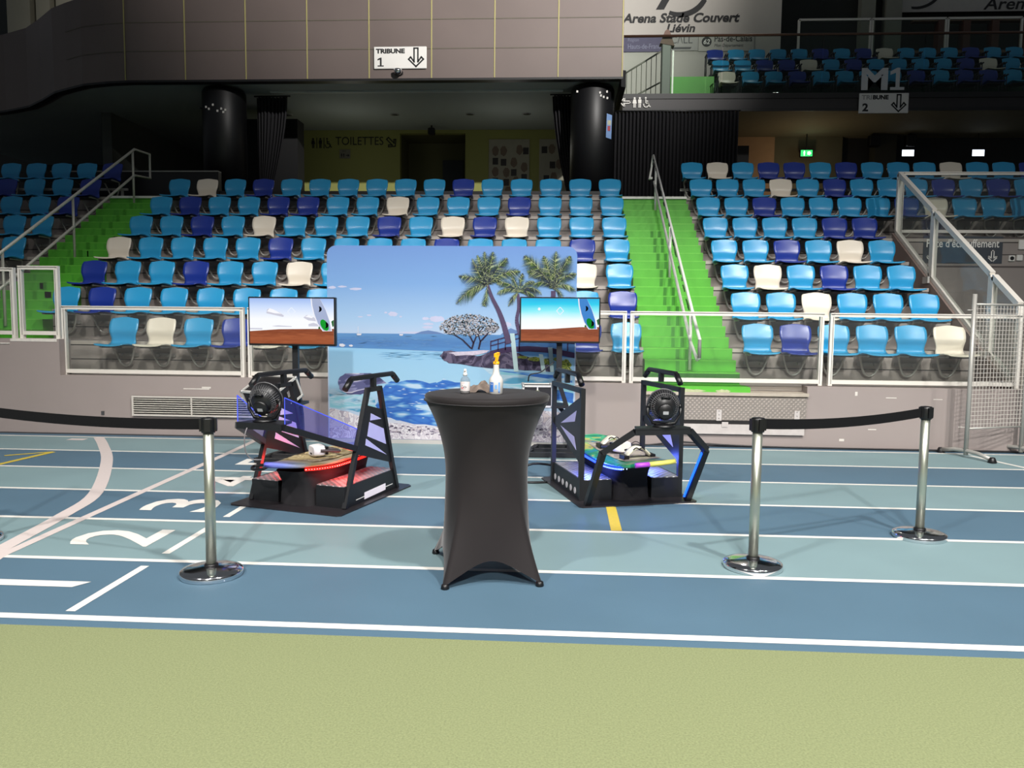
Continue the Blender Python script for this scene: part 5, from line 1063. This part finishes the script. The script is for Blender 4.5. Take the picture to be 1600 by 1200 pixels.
led(sr_, deck_pts(-1, 0.1, 0.95, 20, wfT, rkT, -0.98, 0.72, -0.02, out=0.006, tilt=TL), (40, 70, 255), 'led_blue', 5.0)
be = MB()
for p in deck_pts(-1, 0.06, 0.42, 24, wfT, rkT, -0.98, 0.72, -0.02, out=0.014, tilt=TL): be.lathe([(0.001, -0.006), (0.006, 0), (0.001, 0.006)], p, 6)
be.build('led_beads', emit('led_blue_bead', (190, 220, 255), 3.0), sr_)
near_glow('blue_led_glow', RW2((-0.33, -0.2, 0.30)), 6, (0.10, 0.16, 1.0)); near_glow('blue_led_glow', RW2((0.33, -0.1, 0.30)), 5, (0.10, 0.16, 1.0))
for y in (-0.42, 0.22):
    x0 = 0.06
    s1 = MB(); z0 = rkT((y+0.98)/1.7)+0.03
    P = [[(x0-0.13+0.26*k/8, y+0.05*s_, z0+0.10*math.sin(PI*k/8)**0.8+TL*x0) for k in range(9)] for s_ in (-1, -0.4, 0.4, 1)]
    m0 = s1.grid(P); o = m0.build('foot_strap', mat('strap_white', (232, 228, 206), 0.6), tb); so_ = o.modifiers.new('thick', 'SOLIDIFY'); so_.thickness = 0.018
    MB().box((x0-0.15, y-0.06, z0-0.012), (x0-0.10, y+0.06, z0+0.03)).build('strap_foot', DARK, tb); MB().box((x0+0.10, y-0.06, z0-0.004), (x0+0.15, y+0.06, z0+0.035)).build('strap_foot', DARK, tb)
    mm = MB()
    for k in range(2):
        mm.tube([(x0-0.06+0.06*q/4+0.05*k, y-0.052, z0+0.075+0.02*math.sin(PI*q/4)+TL*x0) for q in range(5)], 0.005, 6)
    mm.build('strap_print', INK, tb)
fan('black round fan with grey display on the right simulator', RW2((0.03, -1.04, 0.75)), A2+R(-14), 6)
headset('white headset between the foot straps of the patterned board', RW2((0.02, -0.12, 0.383)), A2+R(30))
wr = MB().tube(sm([Vector(RW2(p)) for p in ((0.1, -0.05, 0.40), (0.25, 0.1, 0.44), (0.36, 0.15, 0.36), (0.33, 0.3, 0.22), (0.3, 0.55, 0.15), (0.2, 0.75, 0.012))], 6), 0.004, 6).build('headset_cable', DARK); tag(wr, 'thin black cable curling from the right headset over the board', 'cable')
fc = MB().tube(sm([Vector(p) for p in ((0.1, 8.1, 0.10), (-0.25, 7.95, 0.16), (-0.42, 7.9, 0.05), (-0.46, 7.85, 0.012), (-0.3, 7.75, 0.012), (-0.1, 7.78, 0.012))], 6), 0.012, 8).build('floor_cable', DARK); tag(fc, 'black cable looping out beside the right simulator base', 'cable')
wcab = MB().tube(sm([Vector(p) for p in ((0.5, 10.2, 0.012), (1.1, 10.15, 0.02), (1.55, 10.2, 0.06), (2.1, 10.21, 0.03), (3.0, 10.2, 0.015), (4.2, 10.21, 0.012), (4.75, 10.19, 0.012), (5.9, 10.2, 0.012))], 6), 0.011, 6).build('floor_cable', DARK); tag(wcab, 'long black cable along the foot of the low wall', 'cable')

# ------------------------------------------------------------------ cocktail table with stretch cover
TC = Vector((-0.452, 5.03, 0)); tt = thing('cocktail_table', 'tall round cocktail table in a black stretch cover', 'table', TC)
FEET = [(-0.225, -0.385), (0.372, -0.275), (0.225, 0.385), (-0.40, 0.36)]
fang = [math.atan2(y, x) for x, y in FEET]; frad = [math.hypot(x, y) for x, y in FEET]
def cover_r(a, z):
    if z >= 0.65: u = (z-0.65)/0.465; return 0.262+0.130*min(1, u)**2.0
    u = (0.65-z)/0.65; best = 0.0; r0 = 0.262
    # square of feet: straight edge between neighbouring feet, pulled slightly inward
    for k in range(4):
        a0 = fang[k]; a1 = fang[(k+1) % 4]; d = (a1-a0) % (2*PI); t = ((a-a0) % (2*PI))
        if t <= d+1e-9:
            P, Q = Vector(FEET[k]), Vector(FEET[(k+1) % 4]); D = Vector((math.cos(a), math.sin(a))); E = Q-P
            den = D.x*E.y-D.y*E.x; s_ = (P.x*E.y-P.y*E.x)/den; best = s_; f = t/d; break
    edge = math.sin(PI*f); r1 = best*(1-0.10*edge)+0.012
    return r0 + (r1-r0)*u**1.55
rows = []; NA = 96
for j in range(29):
    zj = 1.115*(1-j/28); ring = []
    for k in range(NA):
        a = 2*PI*k/NA
        for q in range(4):
            d = (fang[(q+1) % 4]-fang[q]) % (2*PI); t = (a-fang[q]) % (2*PI)
            if t <= d: f = t/d
        hem = 0.012+0.145*math.sin(PI*f)**0.8; z = hem+(1.115-hem)*(zj/1.115); r = cover_r(a, z)
        ring.append((r*math.cos(a), r*math.sin(a), z))
    rows.append(ring)
rows = [[(0.001*math.cos(2*PI*k/NA), 0.001*math.sin(2*PI*k/NA), 1.155) for k in range(NA)], [(0.37*math.cos(2*PI*k/NA), 0.37*math.sin(2*PI*k/NA), 1.155) for k in range(NA)], [(0.388*math.cos(2*PI*k/NA), 0.388*math.sin(2*PI*k/NA), 1.151) for k in range(NA)], [(0.396*math.cos(2*PI*k/NA), 0.396*math.sin(2*PI*k/NA), 1.14) for k in range(NA)]] + rows
CLOTHM = mat('black_stretch_fabric', (30, 26, 27), 0.7, var=0.12, scale=5, spec=0.25)
CLOTHM.node_tree.nodes['Principled BSDF'].inputs['Sheen Weight'].default_value = 0.15; CLOTHM.node_tree.nodes['Principled BSDF'].inputs['Sheen Roughness'].default_value = 0.4
MB().grid(rows, closed=True).build('stretch_cover', CLOTHM, tt)
MB().lathe([(0.38, 1.11), (0.385, 1.115), (0.385, 1.135), (0.38, 1.14)], (0, 0, 0), 48).build('tabletop', DARK, tt)
MB().tube([(0.397*math.cos(2*PI*k/64), 0.397*math.sin(2*PI*k/64), 1.1152) for k in range(64)], 0.0035, 5, closed=True).build('rim_seam', mat('seam_fabric', (40, 37, 39), 0.7), tt)
MB().tube([(0, 0, 0.3), (0, 0, 1.115)], 0.03, 10).build('post', ALU, tt)
for (x, y) in FEET:
    MB().tube([(x*0.94, y*0.94, 0.03), (0, 0, 0.42)], 0.013, 8).build('leg', DARK, tt)
    MB().lathe([(0.022, 0.0), (0.026, 0.006), (0.022, 0.028), (0.012, 0.034)], (x*0.95, y*0.95, 0), 14).build('foot_cap', DARK, tt)
# bottles and cloth
b1 = thing('spray_bottle', 'small clear bottle with white pump cap on the black table', 'bottle', (-0.588, 4.985, 1.155))
CLEARB = glass('clear_plastic', (226, 230, 232), milky=0.12, mc=(214, 214, 214))
MB().lathe([(0.026, 0.0), (0.030, 0.004), (0.030, 0.082), (0.028, 0.092), (0.018, 0.103), (0.013, 0.106), (0.013, 0.114)], n=28).build('body', CLEARB, b1)
MB().lathe([(0.0305, 0.017), (0.0308, 0.018), (0.0308, 0.073), (0.0305, 0.074)], n=28).build('label', mat('label_paper', (206, 200, 198), 0.6), b1)
MB().lathe([(0.0262, 0.003), (0.0285, 0.005), (0.0285, 0.016)], n=28).build('liquid', mat('bottle_liquid', (120, 112, 110), 0.3), b1)
def lab(bot, r, z0, parts):
    for nm, body, u0, u1, v0, v1, mm in parts:
        g = MB(); fcy = lambda u, v: (r*math.sin(u/r), -r*math.cos(u/r), v)
        if body: g.text(body, fcy, u0, u1, v0, v1, bold=0.01)
        else:
            n = 6; g.grid([[fcy(u0+(u1-u0)*k/n, v) for k in range(n+1)] for v in (v0, v1)], smooth=True)
        g.build(nm, mm, bot)
RED = mat('label_red', (206, 92, 96), 0.6); GRY = mat('label_grey', (90, 90, 96), 0.6); BLU = mat('label_blue', (44, 104, 184), 0.5); LBL = mat('label_light_blue', (112, 160, 214), 0.5)
lab(b1, 0.0315, 0, [('label_print', '’o', -0.018, 0.012, 0.036, 0.054, GRY), ('label_mark', '', -0.022, -0.008, 0.033, 0.04, RED), ('label_line', '', -0.018, 0.006, 0.068, 0.069, RED), ('label_line', '', -0.016, 0.008, 0.026, 0.027, RED)])
MB().lathe([(0.014, 0.112), (0.014, 0.124), (0.011, 0.126), (0.0105, 0.140), (0.0085, 0.142), (0.0085, 0.153), (0.006, 0.155)], n=20).box((-0.006, -0.02, 0.143), (0.006, 0.002, 0.151)).build('pump_cap', mat('pump_white', (206, 205, 202), 0.45), b1)
b2_ = thing('spray_bottle', 'tall white trigger bottle with orange yellow nozzle on the black table', 'bottle', (-0.393, 4.985, 1.155))
MILK = mat('milky_plastic', (196, 195, 192), 0.4, var=0.03)
MB().lathe([(0.038, 0.0), (0.043, 0.004), (0.044, 0.07), (0.0435, 0.088), (0.037, 0.104), (0.024, 0.122), (0.020, 0.14), (0.0175, 0.178), (0.0175, 0.188)], n=32).build('body', MILK, b2_)
lab(b2_, 0.0447, 0, [('label_block', '', -0.042, -0.014, 0.016, 0.076, BLU), ('label_print', 'S', -0.036, -0.030, 0.060, 0.070, WHITE), ('label_print', 'A', -0.026, -0.019, 0.060, 0.070, WHITE), ('label_text', '', -0.004, 0.010, 0.034, 0.060, LBL), ('label_text', '', 0.018, 0.029, 0.020, 0.076, LBL), ('label_text', '', 0.019, 0.028, 0.012, 0.018, BLU)])
tg = MB().lathe([(0.019, 0.186), (0.02, 0.19), (0.019, 0.204)], n=18); tg.beam((0, 0, 0.20), (0.008, 0.0, 0.245), 0.020, 0.030); tg.beam((-0.004, -0.03, 0.243), (0.012, 0.03, 0.25), 0.018, 0.022); tg.beam((0.0, -0.024, 0.205), (0.002, -0.032, 0.238), 0.012, 0.008)
tg.build('trigger_nozzle', mat('nozzle_orange', (246, 176, 26), 0.4), b2_)
rg = MB(); rr_ = random.Random(4); rows = []
for j in range(15):
    v = -1+2*j/14; r = []
    for k in range(27):
        u = -1+2*k/26; e = max(0, 1-(u*u+v*v*0.9))**0.5
        hgt = e*(0.035+0.028*math.exp(-((u+0.02)/0.28)**2)) + 0.012*e*math.sin(7*u+3*v)+0.009*e*math.sin(13*v-5*u+1)
        r.append((0.105*u*(1+0.05*math.sin(4*v)), 0.055*v+0.006*math.sin(6*u), max(0.0015, hgt)))
    rows.append(r)
rg.grid(rows).build('cloth_tmp', mat('taupe_cloth', (112, 99, 90), 0.9, var=0.15, scale=30, bump=0.2, bscale=90)); rag = bpy.data.objects['cloth_tmp']; rag.name = 'cleaning_cloth'; rag.location = (-0.49, 5.10, 1.155)
tag(rag, 'crumpled taupe cleaning cloth between the two bottles', 'cloth')

# ------------------------------------------------------------------ stanchions with belts
def stanchion(label, x, y, belt_to=None, sag=0.02, lean=0):
    t = thing('queue_stanchion', label, 'stanchion', (x, y, 0), 0, 'chrome belt stanchions')
    MB().lathe([(0.188, 0.0), (0.192, 0.004), (0.192, 0.032), (0.186, 0.040), (0.15, 0.050), (0.09, 0.056), (0.05, 0.062)], n=48).build('base', CHROME, t)
    MB().lathe([(0.042, 0.058), (0.044, 0.07), (0.036, 0.078)], n=24).build('collar', DARK, t)
    MB().lathe([(0.032, 0.07), (0.032, 0.94)], n=28).build('pole', mat('satin_chrome', (184, 188, 174), 0.36, 0.88, var=0.03), t)
    h = MB().lathe([(0.040, 0.905), (0.043, 0.91), (0.043, 0.985), (0.040, 0.998), (0.012, 1.002)], n=24)
    for k in range(4):
        a = k*PI/2+0.3; h.M = Matrix.Rotation(a, 4, 'Z'); h.box((0.036, -0.018, 0.915), (0.052, 0.018, 0.992))
    h.M = None; h.build('head', DARK, t)
    if belt_to:
        d = Vector((belt_to[0]-x, belt_to[1]-y)); n = d.normalized(); P = []
        for z in (-0.034, 0.034):
            P.append([(n.x*0.05+(d.x-n.x*0.1)*k/20, n.y*0.05+(d.y-n.y*0.1)*k/20, 0.955+z-sag*4*(k/20)*(1-k/20)) for k in range(21)])
        b = MB().grid(P, smooth=False).build('belt', mat('black_webbing', (11, 11, 13), 0.85, spec=0.2, var=0.2, scale=60), t); so2 = b.modifiers.new('thick', 'SOLIDIFY'); so2.thickness = 0.003
    return t
stanchion('chrome stanchion in the left foreground, left of the black table', -2.164, 4.795, (-4.165, 5.36), 0.03)
stanchion('chrome stanchion in the right foreground, nearer of the two on the right', 1.300, 5.262, (2.745, 6.118), 0.03)
stanchion('chrome stanchion at the far right end of the belt', 2.745, 6.118)
stanchion('chrome stanchion at the left picture edge, only its base rim showing', -4.165, 5.36)

# ------------------------------------------------------------------ mesh fence at the right
mf = thing('mesh_fence', 'mobile grey wire mesh fence panel standing before the low wall', 'fence', (4.88, 9.79, 0), math.atan2(0.30, 0.80))
L = 0.86
for x in (0.0, L):
    MB().tube([(x, 0, 0.03), (x, 0, 1.95)], 0.026, 10).build('post', GREYTUBE, mf)
    MB().tube([(x, -0.36, 0.04), (x, -0.18, 0.075), (x, 0, 0.085), (x, 0.18, 0.075), (x, 0.36, 0.04)], 0.024, 10).build('foot', GREYTUBE, mf)
    for y in (-0.37, 0.37): MB().lathe([(0.045, 0.0), (0.05, 0.012), (0.03, 0.06), (0.024, 0.065)], (x, y, 0), 14).build('foot_cap', DARK, mf)
MB().tube([(0, 0, 1.83), (L, 0, 1.83)], 0.013, 8).tube([(0, 0, 0.35), (L, 0, 0.35)], 0.011, 8).tube([(-0.1, 0, 1.76), (0.03, 0, 1.76)], 0.006, 6).build('rail', GREYTUBE, mf)
wm = MB()
for k in range(1, 17): wm.box((L*k/17-0.0025, -0.0025, 0.35), (L*k/17+0.0025, 0.0025, 1.83))
for k in range(1, 29): wm.box((0, -0.002, 0.35+1.48*k/29-0.0025), (L, 0.003, 0.35+1.48*k/29+0.0025))
wm.build('wire_mesh', mat('mesh_wire', (196, 190, 182), 0.5, 0.1), mf)
